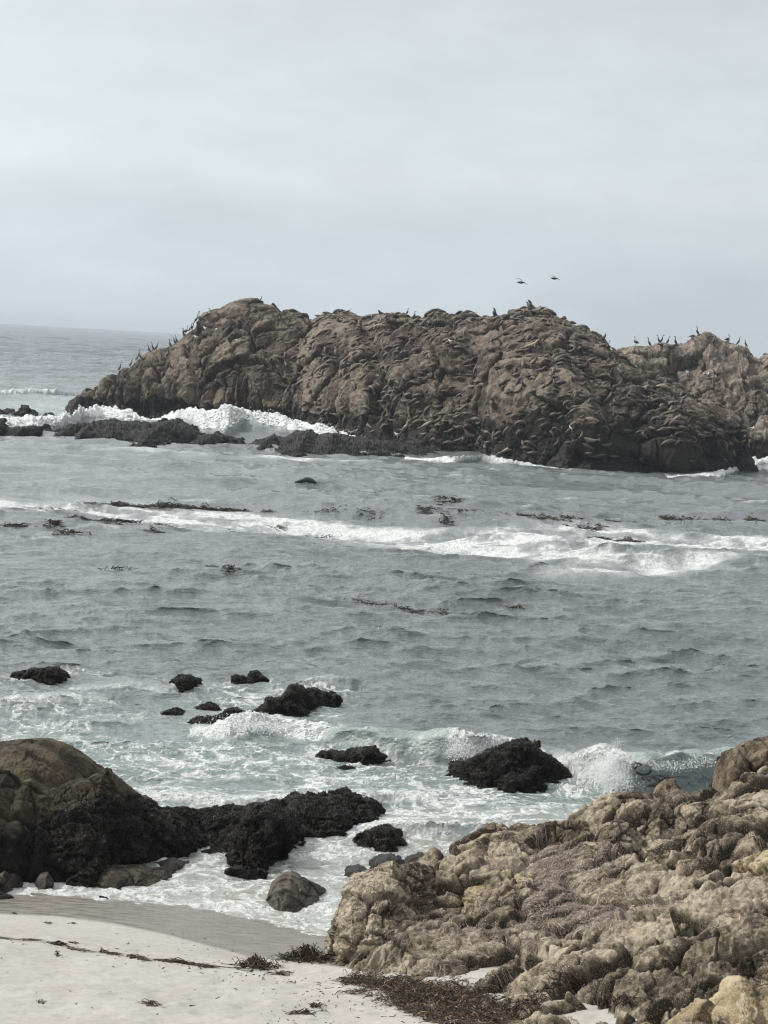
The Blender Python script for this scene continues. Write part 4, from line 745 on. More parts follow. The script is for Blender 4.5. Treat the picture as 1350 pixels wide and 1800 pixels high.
# the wrack line itself
pl = [(-20,1647),(20,1650),(60,1653),(100,1662),(150,1671),(200,1679),(240,1684),(300,1691),(350,1697),(410,1704)]
n = 900; t = g.random(n)*430-20; cy = np.interp(t, [a for a, b in pl], [b for a, b in pl]) + 1.2*np.sin(t/17)+g.normal(0, .9, n)
keep = (fbm(np.stack([t/18, 0*t], -1), 3, 650) > -.35); t = t[keep]; cy = cy[keep]; n = len(t)
idx = [near_idx(BG, a, b, pxb, pyb) for a, b in zip(t, cy)]; ii = np.array([k[0] for k in idx]); jj = np.array([k[1] for k in idx])
thick = np.clip(.5+fbm(np.stack([t/25, 0*t+4], -1), 2, 651)*1.5, .2, 1.6)
V, Q, C = ribbons(BG, BN, ii, jj, g.normal(math.pi/2, .22, n), g.uniform(.08, .22, n), g.uniform(.008, .018, n)*thick, g.uniform(.005, .03, n)*thick, 4, palette(g, n, DARKW, .3), .5, 6); Q = knit(V, Q, 10)
tag(mesh('wrack_line', V, Q, MAT['kelp'], C), 'thin dark line of seaweed left by the tide across the white sand', 'wrack line')
# rockweed hanging on the dark rocks
parts = []
def weed_on(r, n, wfun, ln=(.03, .085), wd=(.006, .020), lf=.009, cols=ROCKW, sd=7):
    G, N_ = r[1], r[2]; px, py, _ = proj(G); w_ = area(G)*wfun(G, px, py)*(N_[..., 1] < .5)*(G[..., 2] > -.05); ii, jj = pick(G, w_, n, g)
    a = np.arctan2(-1., g.normal(0, .8, n)); a = np.where(jj < G.shape[1]/2, a, -a)
    parts.append(ribbons(G, N_, ii, jj, a, g.uniform(*ln, n), g.uniform(*wd, n), np.abs(g.normal(0, lf, n))+.006, 3, palette(g, n, cols, .4), .9, sd))
clp = lambda G, s_: ss(-.35, .25, fbm(G/.22, 3, s_))
dl = hl_mask(darkline)
weed_on(HL[0], 2500, lambda G, px, py: ss(.35, .6, dl(G, px, py)[0])*clp(G, 1))
weed_on(HL[1], 2500, lambda G, px, py: ss(.35, .6, hl_mask([(-100,1480),(0,1462),(60,1452),(140,1438),(200,1430)])(G, px, py)[0])*clp(G, 2))
weed_on(HL[2], 12000, lambda G, px, py: ss(.3, .6, hl_mask([(50,1440),(130,1420),(150,1395),(230,1412),(262,1400),(300,1395),(400,1390),(500,1380)], 10)(G, px, py)[0])*(.2+clp(G, 3)))
weed_on(HL[3], 9000, lambda G, px, py: .2+clp(G, 4)); weed_on(HL[4], 6500, lambda G, px, py: (.2+clp(G, 5))*(1-.9*blob(px, py, 470, 1458, 18, 10)))
V, Q, C = join(parts); tag(mesh('rockweed', V, Q, MAT['weed'], C), 'black and olive rockweed matting the left headland', 'rockweed', kind='stuff')
parts = []
for r in WEEDED:
    weed_on(r, int(min(5000, 900+3500*(r[1][..., 0].max()-r[1][..., 0].min()))), lambda G, px, py: .05+clp(G, 8), lf=.012)
V, Q, C = join(parts); tag(mesh('rockweed', V, Q, MAT['weed'], C), 'black rockweed fringing the rocks that stand in the near water', 'rockweed', kind='stuff')

# ------------------------------------------------------------------ floating kelp
def kelp_patch(pts, n, ln, wd, label, spread=1., up=.05, name='kelp_patch', tag_it=True):
    """pts: list of (px, py, half width px, half height px)"""
    n = int(n*1.9); ln *= .5; wd *= .55; up *= .6; k = g.integers(0, len(pts), n); c = np.array(pts, float)[k]; px = c[:, 0]+c[:, 2]*g.normal(0, .55, n); py = c[:, 1]+c[:, 3]*g.normal(0, .5, n)+.045*(px-c[:, 0])
    P = W(px, py, 0); a = g.normal(0, .5, n)+np.where(g.random(n) < .5, 0, math.pi); m = 4; L_ = g.uniform(.4, 1, n)*ln
    t = np.linspace(0, 1, m+1); X = P[:, None, 0]+np.cos(a)[:, None]*L_[:, None]*t + .12*ln*g.normal(0, 1, (n, m+1)); Y = P[:, None, 1]+np.sin(a)[:, None]*L_[:, None]*t*.7
    sx_, sy_, z_, _ = sea_at(X.ravel(), Y.ravel()); Z_ = z_.reshape(X.shape) + up*(.3+np.abs(g.normal(0, .7, (n, 1)))*np.sin(3.1*t)[None])
    V, Q, C = strips(np.stack([sx_.reshape(X.shape), sy_.reshape(X.shape), Z_], -1), g.uniform(.5, 1, n)*wd, palette(g, n, [(.045,.032,.020), (.025,.019,.014), (.075,.052,.030), (.016,.014,.012)], .3), g)
    return tag(mesh(name, V, Q, MAT['kelp'], C), label, 'kelp', 'patches of kelp floating on the bay', 'stuff')
kelp_patch([(215,884,14,3),(240,883,22,3),(290,882,26,4),(330,884,30,4),(300,888,40,3),(390,889,36,3)], 620, .9, .16, 'largest floating kelp mat, along the top edge of the foam streak at the left', up=.22)
kelp_patch([(120,890,30,2),(170,886,20,2)], 60, .6, .1, 'thin scatter of kelp left of the largest floating mat', up=.12)
kelp_patch([(150,930,20,3),(200,932,22,3),(240,928,26,3),(90,934,10,3),(115,944,30,3),(20,932,20,2)], 260, .7, .12, 'second kelp scatter at the left, below the foam streak', up=.16)
kelp_patch([(300,930,14,2),(330,934,26,2),(280,946,12,2)], 70, .6, .1, 'small kelp scatter right of the second one at the left, under the foam streak', up=.14)
kelp_patch([(500,912,10,1.5),(560,919,24,1.5),(430,922,16,1.5)], 60, .6, .1, 'kelp bits lying on the middle of the white foam streak', up=.12)
kelp_patch([(460,891,14,2),(560,898,30,2),(640,904,30,2)], 80, .6, .1, 'faint kelp trail along the upper edge of the foam streak in the middle', up=.1)
kelp_patch([(775,890,14,5),(800,892,10,4),(745,908,14,2),(776,917,9,3),(790,909,60,2)], 170, .7, .12, 'kelp clump with upright tips above the foam streak, right of the middle', up=.2)
kelp_patch([(970,920,30,2),(1010,917,28,3),(1040,930,26,3),(1090,922,30,3),(1060,946,18,2),(1110,945,14,2),(930,912,20,2)], 260, .8, .13, 'broad kelp mat on the foam streak in front of the right part of the island', up=.16)
kelp_patch([(1180,907,10,3),(1215,909,22,3),(1260,912,30,3),(1330,912,14,2)], 200, .7, .12, 'kelp mat near the right edge, above the foam streak', up=.18)
kelp_patch([(375,1018,30,3),(402,1025,10,4),(200,1016,30,2)], 70, .45, .08, 'tiny dark kelp scatter in open water below the foam streak at the left', up=.14)
kelp_patch([(640,1073,24,2),(670,1076,16,2),(720,1081,24,1.5),(745,1083,14,1.5),(790,1084,8,2.5),(910,1081,22,1)], 110, .4, .07, 'string of small dark kelp tips in open water in the middle', up=.12)
kelp_patch([(60,1128,12,1.2),(240,1130,12,1.2)], 14, .3, .05, 'two faint kelp tips at the left in the open water', up=.06)
# tube along a spine
def tube(pts, rad, seg=8, flat=None, sub=3):
    pts = np.array(pts, float); rad = np.array(rad, float); n = len(pts); t = np.arange(n); tt = np.linspace(0, n-1, (n-1)*sub+1)
    def cr(a):                          # Catmull-Rom
        i = np.clip(np.floor(tt).astype(int), 0, n-2); f = (tt-i).reshape((-1,)+(1,)*(a.ndim-1)); p0 = a[np.maximum(i-1, 0)]; p1 = a[i]; p2 = a[i+1]; p3 = a[np.minimum(i+2, n-1)]
        return .5*((2*p1)+(-p0+p2)*f+(2*p0-5*p1+4*p2-p3)*f*f+(-p0+3*p1-3*p2+p3)*f**3)
    c = cr(pts); r = np.maximum(cr(rad), .002); T = np.gradient(c, axis=0); T /= np.linalg.norm(T, axis=-1, keepdims=True)+1e-9
    ref = np.array([0, 1., 0]) if abs(T[:, 1]).mean() < .8 else np.array([0, 0, 1.])
    A = np.cross(T, ref); A /= np.linalg.norm(A, axis=-1, keepdims=True)+1e-9; B = np.cross(T, A)
    th_ = np.linspace(0, 2*np.pi, seg, endpoint=False); fa, fb = flat or (1, 1)
    V = c[:, None]+r[:, None, None]*(np.cos(th_)[None, :, None]*A[:, None]*fa+np.sin(th_)[None, :, None]*B[:, None]*fb)
    m = len(c); i = np.arange(m-1)[:, None]*seg; k = np.arange(seg)[None]; k2 = (k+1) % seg
    Q = np.stack([i+k, i+k2, i+seg+k2, i+seg+k], -1).reshape(-1, 4)
    V = V.reshape(-1, 3); V = np.concatenate([V, c[:1]-T[:1]*r[0]*.5, c[-1:]+T[-1:]*r[-1]*.5]); a0 = m*seg; k = np.arange(seg)
    Q = np.concatenate([Q, np.stack([np.full(seg, a0), (k+1) % seg, k, k], -1), np.stack([np.full(seg, a0+1), (m-1)*seg+k, (m-1)*seg+(k+1) % seg, (m-1)*seg+(k+1) % seg], -1)])
    return V, Q
def tmesh(name, tubes, mat, parent=None):
    V, F_, o = [], [], 0
    for v, q in tubes:
        V += [tuple(a) for a in v]
        for f in q: F_.append(tuple(int(a)+o for a in (f if f[2] != f[3] else f[:3])))
        o += len(v)
    me = bpy.data.meshes.new(name); me.from_pydata(V, [], F_); me.polygons.foreach_set('use_smooth', [True]*len(me.polygons)); me.materials.append(mat); me.update()
    ob = bpy.data.objects.new(name, me); COL.objects.link(ob)
    if parent: ob.parent = parent
    return ob
# kelp caught in the wave: a loop and trailing blades
DW0 = float(W(1130, 1334, .7)[1])-.75
kp = D(1130, 1352, DW0); a_ = np.linspace(0, 5.6, 12)
tb = [tube([(kp[0]+.17*math.cos(t-2.4), kp[1], kp[2]+.11*math.sin(t-2.4)) for t in a_], [.03]*9+[.04, .05, .02], 7), tube([(kp[0]-.2, kp[1], kp[2]+.16), (kp[0]-.08, kp[1]-.02, kp[2]+.1), (kp[0]+.05, kp[1], kp[2]+.12)], [.008, .03, .03], 6)]
ko = tag(tmesh('kelp_loop', tb, MAT['lion_dark']), 'dark kelp stalk curled in a ring, standing up in the green breaking wave', 'kelp')
kq = D(1168, 1366, DW0-.05); tb = []
for i in range(16):
    x0 = kq[0]+random.gauss(0, .28); z0 = kq[2]-.12+random.random()*.08; hh = random.uniform(.05, .2)*math.exp(-((x0-kq[0])/.5)**2)
    tb.append(tube([(x0, kq[1]-.04, z0), (x0+random.gauss(0, .08), kq[1]-.02, z0+hh*.6), (x0+random.gauss(.08, .16), kq[1]+.02, z0+hh)], [.035, .028, .006], 6, (.5, 1)))
tb.append(tube([(kq[0]-.35, kq[1]-.04, kq[2]-.2), (kq[0], kq[1]-.05, kq[2]-.13), (kq[0]+.35, kq[1]-.04, kq[2]-.2)], [.02, .06, .02], 7))
tag(tmesh('kelp_clump', tb, MAT['lion_dark']), 'dark kelp tangle in the foot of the green breaking wave, right of the ring', 'kelp')

# ------------------------------------------------------------------ spray
DW1 = float(W(1080, 1332, .75)[1])-.55
def spray(name, src, label):
    Vs, Ts, o = [], [], 0; oct_ = np.array([(1,0,0),(-1,0,0),(0,1,0),(0,-1,0),(0,0,1),(0,0,-1)], float); of = np.array([(0,2,4),(2,1,4),(1,3,4),(3,0,4),(2,0,5),(1,2,5),(3,1,5),(0,3,5)])
    for (px0, py0, px1, py1, w0, w1, d, n, r0, r1, thick) in src:
        n = int(n*(3.2 if n > 100 else 1.6)); r0 *= .45; r1 *= .48; t = g.random(n)**1.3; px = px0+(px1-px0)*t+g.normal(0, 1, n)*(w0+(w1-w0)*t); py = py0+(py1-py0)*t+g.normal(0, 1, n)*4
        P = D(px, py, d+g.normal(0, thick, n)); r = (r0+(r1-r0)*g.random(n)**5)*(1-.4*t)
        V = P[:, None]+oct_[None]*(r[:, None, None]*(1+.4*g.normal(0, 1, (n, 6, 1)))*np.array([1, 1, 1.3])); Vs.append(V.reshape(-1, 3)); Ts.append((np.arange(n)[:, None, None]*6+of[None]).reshape(-1, 3)+o); o += n*6
    return tag(mesh(name, np.concatenate(Vs), np.concatenate(Ts), MAT['spray']), label, 'sea spray', kind='stuff')
def arc(px, py, h, wx, d, n, r, lean=0):
    out = []
    for i in range(n):
        a = random.uniform(-1, 1); top = py-h*(1-a*a*.7)*random.uniform(.5, 1)
        out.append((px+a*wx*.3, py, px+a*wx+lean*h*.3, top, 1.5, 3, d, 26, .004, r, .06))
    return out
spray('sea_spray', [(1075,1385,1080,1330,22,10,DW1-.05,1800,.006,.035,.15),(1078,1335,1085,1298,9,5,DW1,420,.005,.02,.1),(1052,1375,1050,1340,13,12,DW1,700,.006,.03,.15)] + arc(1080, 1345, 55, 28, DW1, 16, .016) + arc(1095, 1340, 40, 40, DW1, 10, .014, .6),
      'white splash of drops leaping where the wave hits the kelp, right of the black pyramid rock')
spray('sea_spray', [(816,1330,808,1300,14,14,49.6,1300,.006,.035,.2),(850,1318,880,1298,14,10,49.8,500,.006,.025,.15)] + arc(830, 1314, 26, 26, 49.6, 8, .014)+arc(880, 1306, 22, 10, 49.8, 5, .012), 'white splash of drops behind the left shoulder of the black pyramid rock')
spray('sea_spray', [(1135,1345,1135,1332,14,14,DW1+.1,260,.005,.02,.1),(1180,1350,1185,1338,26,26,DW1,600,.005,.024,.1),(1240,1342,1240,1328,20,20,DW1,380,.005,.022,.1)], 'ragged white drops along the lip of the green wave')
spray('sea_spray', [(430,1282,430,1258,26,26,50.6,900,.006,.035,.15),(480,1285,480,1270,26,26,50.6,500,.006,.03,.15)], 'white spray thrown up at the foot of the ridged black rocks')
spray('sea_spray', [(160,745,160,720,30,34,212,1500,.02,.07,1.),(60,750,60,735,50,50,208,700,.03,.11,1.),(420,745,420,724,40,40,210,1300,.02,.07,1.),(340,740,340,728,26,26,208,700,.02,.07,1.),(560,770,560,752,30,30,204,500,.03,.11,1.),(230,745,230,735,14,14,212,260,.03,.1,1.)], 'white spray over the surf between the reef and the island')

def puffs(name, k, n, r0, r1, label, lift=.3, keep=.45):
    q = BR[k]; ico = []; ph = (1+5**.5)/2
    for a in (-1, 1):
        for b_ in (-ph, ph): ico += [(0, a, b_), (a, b_, 0), (b_, 0, a)]
    ico = np.array(ico)/np.linalg.norm(ico[0]); F3 = []
    for i in range(12):
        for j in range(i+1, 12):
            for l_ in range(j+1, 12):
                if max(np.linalg.norm(ico[i]-ico[j]), np.linalg.norm(ico[j]-ico[l_]), np.linalg.norm(ico[i]-ico[l_])) < 1.1:
                    F3.append((i, j, l_) if np.dot(np.cross(ico[j]-ico[i], ico[l_]-ico[i]), ico[i]) > 0 else (i, l_, j))
    x = g.uniform(q['x'][0], q['x'][-1], n); yc = np.interp(x, q['x'], q['y']); y = yc+g.uniform(-q['wf']*1.0, q['wb']*.35, n)
    X_, Y_, Z_, M_ = sea_at(x, y); ok = (M_[:, 0] > keep)*(fbm(np.stack([x, y*.6], -1)/(r1*5), 3, 800+k) > -.25); X_, Y_, Z_ = X_[ok], Y_[ok], Z_[ok]; m_ = len(X_)
    r = r0+(r1-r0)*g.random(m_)**2.2; Z_ = Z_ + r*g.uniform(-.3, lift*3, m_); P = np.stack([X_, Y_-r*.3, Z_], -1)
    V = P[:, None]+ico[None]*r[:, None, None]*(1+.12*g.normal(0, 1, (m_, 12, 1)))*np.array([1.2, 1.1, .85]); T = (np.arange(m_)[:, None, None]*12+np.array(F3)[None]).reshape(-1, 3)
    return tag(mesh(name, V.reshape(-1, 3), T, MAT['spray']), label, 'surf foam', kind='stuff')
puffs('surf_foam', 8, 26000, .02, .08, 'billowing white surf at the left, between the reef rock and the island tip')
puffs('surf_foam', 9, 36000, .02, .08, 'billowing white surf pouring between the reef and the middle of the island')
puffs('surf_foam', 2, 7000, .006, .018, 'churned white foam breaking below the ridged black rocks', keep=.5)
# ------------------------------------------------------------------ sea lions
def lion_mesh(pose, mat, rs):
    q = random.Random(rs); c = q.uniform(-.25, .25); w_ = lambda: q.uniform(-.04, .04)
    if pose == 'lie': sp = [(-1.0,c*.9,.06),(-.78,c*.5,.12),(-.4,c*.1,.22),(0,0,.27),(.38,0,.26),(.66,c*.3,.20),(.86,c*.6,.17),(1.03,c*.9,.12)]
    elif pose == 'curl': sp = [(-.75,.45,.06),(-.68,.22,.12),(-.4,.02,.22),(0,-.04,.27),(.36,.04,.26),(.6,.2,.2),(.72,.36,.17),(.78,.52,.12)]
    elif pose == 'up': sp = [(-1.0,c,.06),(-.75,c*.5,.12),(-.4,0,.22),(0,0,.32),(.3,0,.46),(.46,0,.70),(.54,0,.88),(.70,0,.98)]
    else: sp = [(-.7,c,.06),(-.5,c*.5,.14),(-.25,0,.24),(0,0,.42),(.12,0,.68),(.15,0,.92),(.2,0,1.08),(.34,0,1.2)]
    sp = [(a+w_(), b+w_(), max(.05, z+w_()*.5)) for a, b, z in sp]; rd = [.03,.10,.20,.27,.25,.165,.115,.045]
    tb = [tube(sp, rd, 10, (.95, 1.05))]
    s3 = sp[4]; zf = max(.05, s3[2]-.2)
    for sg in (1, -1):
        tb.append(tube([(s3[0], sg*.15, s3[2]-.05), (s3[0]+.05, sg*.34, zf), (s3[0]-.15, sg*.52, .04)], [.09, .08, .02], 6, (.35, 1)))
        tb.append(tube([sp[0], (sp[0][0]-.15, sp[0][1]+sg*.08, .04), (sp[0][0]-.32, sp[0][1]+sg*.16, .03)], [.05, .06, .015], 6, (.4, 1)))
    o = tmesh('sea_lion', tb, mat); COL.objects.unlink(o); return o
LIONS = [lion_mesh('lie', MAT['lion'], i) for i in range(4)]+[lion_mesh('curl', MAT['lion'], i+10) for i in range(3)]
LUP = [lion_mesh('up', MAT['lion'], 20), lion_mesh('up', MAT['lion'], 21), lion_mesh('sit', MAT['lion'], 22)]
LPALE = [lion_mesh('lie', MAT['lion_pale'], 30), lion_mesh('up', MAT['lion_pale'], 31), lion_mesh('sit', MAT['lion_pale'], 32), lion_mesh('curl', MAT['lion_pale'], 33)]
def frame(Nv, ang, upw=.8):
    up = Vector(Nv)*(1-upw*.5)+Vector((0, 0, 1))*upw*.5; up.normalize(); f = Vector((math.cos(ang), math.sin(ang)*.5, 0)); f = (f-up*f.dot(up)).normalized(); l = up.cross(f)
    return Matrix((f, l, up)).transposed()
def place(src, P, Nv, ang, sc, upw=.8, sink=.15):
    o = src.copy(); COL.objects.link(o); m = frame(Nv, ang, upw).to_4x4(); m.translation = Vector(P)-Vector(Nv)*sink*sc; o.matrix_world = m @ Matrix.Diagonal((sc, sc, sc, 1)); return o
pxi, pyi, dpi = proj(PI); pxj, pyj, dpj = proj(PJ)
def hit(px, py, both=True):
    """nearest surface point of either island seen at a pixel"""
    best = None
    for G, N_, a, b, dd in ((PI, NI, pxi, pyi, dpi), (PJ, NJ, pxj, pyj, dpj)):
        e = (a-px)**2+(b-py)**2; m_ = e < max(e.min()*1.5, 2.5); k = np.where(m_, dd, 1e9).argmin(); k = np.unravel_index(k, a.shape)
        if best is None or (e.min() < 9 and best[3] > 9) or (e.min() < 9 and dd[k] < best[0]-3): best = (dd[k], G[k], N_[k], e.min())
    return best[1], best[2]
# the herd
zones = [('crest', 'brown sea lion lying in the herd along the crest of the long island', 'sea lions along the island crest'),
         ('left', 'brown sea lion on the ledges of the left half of the long island', 'sea lions on the left ledges'),
         ('face', 'brown sea lion in the herd on the middle face of the long island', 'sea lions on the middle face'),
         ('right', 'brown sea lion in the packed herd on the right slope of the long island', 'sea lions packed on the right slope'),
         ('low', 'dark wet sea lion low on the long island, close above the water', 'sea lions near the waterline'),
         ('far', 'sea lion lying on the smaller greyish island at the right', 'sea lions on the smaller island')]
ZD = {z[0]: z for z in zones}
top_y = lambda px: np.interp(px, [c[0] for c in crestA], [c[1] for c in crestA]); bot_y = lambda px: np.interp(px, [b[0] for b in baseA], [b[1] for b in baseA])
def dens(px, py):
    d = ss(430, 560, px)*.75+ss(860, 960, px)*.35; d = d*(1-.85*blob(px, py, 868, 650, 34, 60))*(1-.7*blob(px, py, 600, 700, 30, 22))*(1-.6*blob(px, py, 940, 700, 50, 24))
    d = np.maximum(d, .8*blob(px, py, 385, 643, 80, 7)); d = np.maximum(d, .12*(px > 330)*(py > top_y(px)+60)); d = d*(1-.8*ss(bot_y(px)-75, bot_y(px)-30, py)*ss(880, 960, px)); d = d*(1-.6*(px < 560)*(np.abs(py-643) > 12))
    d = np.maximum(d, 1.0*(py < top_y(px)+26)*(px > 555)*(px < 1060))
    return d*(px > 240)
herd = []; cells = set()
G, N_ = PI, NI; w_ = area(G)*dens(pxi, pyi)*((N_[..., 1] < -.05) | (pyi < top_y(pxi)+6))*(G[..., 2] > .7)*(N_[..., 1] < .55)*ss(-.25, .15, fbm(G/np.array([2.6, 2.6, 1.6]), 3, 700))
ii, jj = pick(G, w_, 2300, g)
for i, j in zip(ii, jj):
    p = G[i, j]; k = (round(p[0]/.72), round(p[1]/1.6), round(p[2]/.42))
    if k in cells: continue
    cells.add(k); herd.append((float(dpi[i, j]), p, N_[i, j], float(pxi[i, j]), float(pyi[i, j]), 0))
G, N_ = PJ, NJ; w_ = area(G)*((N_[..., 1] < -.05) | (pyj < 625))*(G[..., 2] > 1.2)*(pxj > 1085)*(pxj < 1400)*(.15+1.*ss(1290, 1340, pxj)*(pyj < 700)+blob(pxj, pyj, 1290, 730, 50, 30))*(N_[..., 1] < .5); ii, jj = pick(G, w_, 90, g)
for i, j in zip(ii, jj):
    p = G[i, j]; k = (round(p[0]/1.3), round(p[1]/2), round(p[2]/.8))
    if k in cells or not (pyj[i, j] < top_y(pxj[i, j])-2 or pxj[i, j] > 1345): continue
    cells.add(k); herd.append((float(dpj[i, j]), p, N_[i, j], float(pxj[i, j]), float(pyj[i, j]), 1))
special = [('pale', 1, 752, 748, 1.0, 2, 'pale sea lion sitting bolt upright low in the middle of the island, head raised'), ('pale', 2, 715, 752, 1.0, 2, 'pale upright sea lion low on the rock, left of the one with its head raised'), ('pale', 1, 935, 610, 1.0, 0, 'pale tan sea lion stretching its neck up on the upper right slope'),
           ('pale', 0, 960, 648, 1.0, 3, 'pale tan sea lion lying flat on the right slope'), ('up', 2, 933, 548, 1.25, 1, 'big dark sea lion sitting on the highest point of the crest at the right'), ('pale', 1, 942, 551, .9, 0, 'pale chested sea lion with raised head beside the big dark one on the crest'),
           ('up', 1, 540, 712, 1.0, 2, 'dark sea lion with raised neck just above the surf in the middle'), ('up', 2, 868, 722, 1.1, 1, 'dark sea lion sitting up on the ledge below the bare lit rock face'), ('pale', 3, 655, 570, .9, 1, 'pale sea lion curled near the crest, left of the middle'), ('pale', 0, 668, 573, .9, 3, 'pale sea lion stretched beside the curled pale one near the crest'),
           ('pale', 1, 825, 768, 1.0, 1, 'light brown sea lion reaching upward close above the water'), ('up', 0, 812, 776, 1.1, 2, 'sea lion climbing with raised head at the waterline ledge'), ('pale', 1, 898, 795, 1.0, 0, 'light sea lion leaning up at the right end of the waterline foam'), ('up', 2, 870, 556, .9, 1, 'small upright sea lion on the crest left of the big dark one'),
           ('up', 1, 907, 557, .9, 2, 'upright sea lion on the crest just left of the big dark one'), ('pale', 2, 590, 625, .9, 1, 'yellowish sea lion sitting on the left side of the herd'), ('pale', 0, 1035, 740, 1.0, 0, 'yellowish sea lion lying on the lower right slope'), ('pale', 2, 757, 632, .9, 1, 'yellowish upright sea lion in the middle of the herd')]
PI_ = math.pi; angs = [0, PI_, PI_*.15, PI_*.9]
for kind, v, px, py, sc, a, lb in special:
    sc *= .82
    p, nv = hit(px, py); tag(place((LPALE if kind == 'pale' else LUP)[v], p, nv, angs[a], sc, 1.6), lb, 'sea lion', 'sea lions that stand out of the herd')
herd.sort(key=lambda h: h[0]); print('herd', len(herd)); NI_ = 300-len(special); rest = []
for k, (dd, p, nv, px, py, fi) in enumerate(herd):
    r = random.random(); src = random.choice(LIONS if r < .88 else (LUP if r < .97 else LPALE)); sc = random.choice((.36, .42, .48, .52, .56, .6, .66))*random.uniform(.9, 1.1)
    base = random.choice((0, PI_)); a = base+random.gauss(0, .9)
    if k < NI_ or fi:
        o = place(src, p, nv, a, sc, .7 if src not in LUP else 1.5)
        z = 'far' if fi else ('crest' if py < top_y(px)+24 else 'low' if py > bot_y(px)-38 else 'left' if px < 560 else 'face' if px < 850 else 'right')
        _, lb, gr = ZD[z]; tag(o, lb, 'sea lion', gr)
    else: rest.append((src, p, nv, a, sc))
if rest:
    Vs, Fs, o = [], [], 0
    for src, p, nv, a, sc in rest:
        m = np.array(frame(nv, a, .7)); v = np.array([x.co for x in src.data.vertices])*sc; v = v@m.T+np.array(p)-np.array(nv)*.06; Vs += [tuple(x) for x in v]
        Fs += [tuple(i+o for i in f.vertices) for f in src.data.polygons]; o += len(v)
    me = bpy.data.meshes.new('sea_lion_herd'); me.from_pydata(Vs, [], Fs); me.polygons.foreach_set('use_smooth', [True]*len(me.polygons)); me.materials.append(MAT['lion']); ob = bpy.data.objects.new('sea_lion_herd', me); COL.objects.link(ob)
    tag(ob, 'rest of the brown sea lion herd on the farther parts of the long island', 'sea lion herd', kind='stuff')
# seals in the water
for px, py, lb in ((188, 800, 'dark head of a swimming seal in front of the left reef rock'), (538, 856, 'dark back of a seal showing in the water below the middle of the island')):
    p = W(px, py, 0.); zz = sea_z(p[0], p[1]); L_ = .45 if px < 300 else .7
    tag(tmesh('swimming_seal', [tube([(p[0]-L_, p[1], zz-.12), (p[0]-L_*.4, p[1], zz-.03), (p[0], p[1], zz+.05), (p[0]+L_*.5, p[1], zz+.0), (p[0]+L_*.9, p[1], zz-.12)], [.04, .14, .17, .13, .05], 8)], MAT['lion_dark']), lb, 'seal')
# ------------------------------------------------------------------ birds
def cormorant(seed, mat):
    q = random.Random(seed); l = q.uniform(-.05, .05); h = q.uniform(-.06, .1)
    tb = [tube([(-.26,0,.06),(-.17,0,.14),(-.06,0,.28),(.03,0,.42),(.06+l*.4,0,.54),(.06+l,0,.66+h),(.08+l,0,.76+h),(.15+l,0,.79+h),(.25+l,0,.78+h)], [.02,.055,.105,.10,.055,.034,.034,.034,.008], 8)]
    for sg in (1, -1): tb.append(tube([(-.02, sg*.05, .22), (0, sg*.05, .08), (.02, sg*.05, -.05)], [.03, .012, .012], 5))
    tb.append(tube([(0, .09, .42), (-.08, .11, .28), (-.2, .07, .1)], [.03, .05, .01], 6, (1, .4))); tb.append(tube([(0, -.09, .42), (-.08, -.11, .28), (-.2, -.07, .1)], [.03, .05, .01], 6, (1, .4)))
    o = tmesh('cormorant', tb, mat); COL.objects.unlink(o); return o
CORM = [cormorant(i, MAT['bird']) for i in range(4)]
left_ridge = [(209,652),(229,646),(240,648),(246,637),(262,636),(268,633),(275,631),(298,610),(306,592),(309,592),(321,588),(334,584),(338,585),(343,588)]
def stand(src, px, py, face, sc, off=0.):
    sc *= .88 if (px, py) != (460, 533) else .6
    y0 = sil(px); py = y0+1. if (px, py) in left_ridge or py < y0+9 else py
    p, nv = hit(px, py); o = src.copy(); COL.objects.link(o); o.location = Vector(p)+Vector((0, -.15, off)); o.rotation_euler = (0, 0, face); o.scale = (sc,)*3
    kids = [c for c in bpy.data.objects if c.parent == src]
    for c in kids: k = c.copy(); k.parent = o; COL.objects.link(k)
    return o
def sil(px):
    m_ = np.abs(pxi-px) < 2.5; a = pyi[m_].min() if m_.any() else 9999; m_ = np.abs(pxj-px) < 2.5; return min(a, pyj[m_].min() if m_.any() else 9999)
ordn = 'first second third fourth fifth sixth seventh eighth ninth tenth eleventh twelfth thirteenth fourteenth fifteenth sixteenth'.split()
for k, (px, py) in enumerate(left_ridge): tag(stand(random.choice(CORM), px, py, random.choice((0, PI_, .5, PI_-.4)), random.uniform(.95, 1.25)), 'black cormorant on the left skyline ridge of the island, %s up from the water' % ordn[k], 'cormorant', 'cormorants on the left ridge')
inner = [(218,664,'lowest black cormorant on the pale rock below the left ridge'),(226,665,'second lowest black cormorant on the pale rock below the left ridge'),(245,657,'black cormorant on pale rock right of the lowest pair'),(265,645,'black cormorant on pale rock under the middle of the left ridge'),(277,637,'left one of two black cormorants side by side on the pale left slope'),(283,636,'right one of two black cormorants side by side on the pale left slope'),
         (294,628,'black cormorant standing right of the side-by-side pair on the left slope'),(299,648,'black cormorant with spread look alone on the mid left slope'),(405,574,'black cormorant upright under the hump top, farther left'),(424,565,'black cormorant upright in the middle of the hump'),(460,566,'black cormorant on the right part of the hump'),(493,560,'black cormorant at the right shoulder of the hump'),(434,572,'low black bird resting in the middle of the hump')]
for px, py, lb in inner: tag(stand(random.choice(CORM), px, py, random.choice((0, PI_)), random.uniform(.9, 1.15)), lb, 'cormorant', 'cormorants on the rock faces')
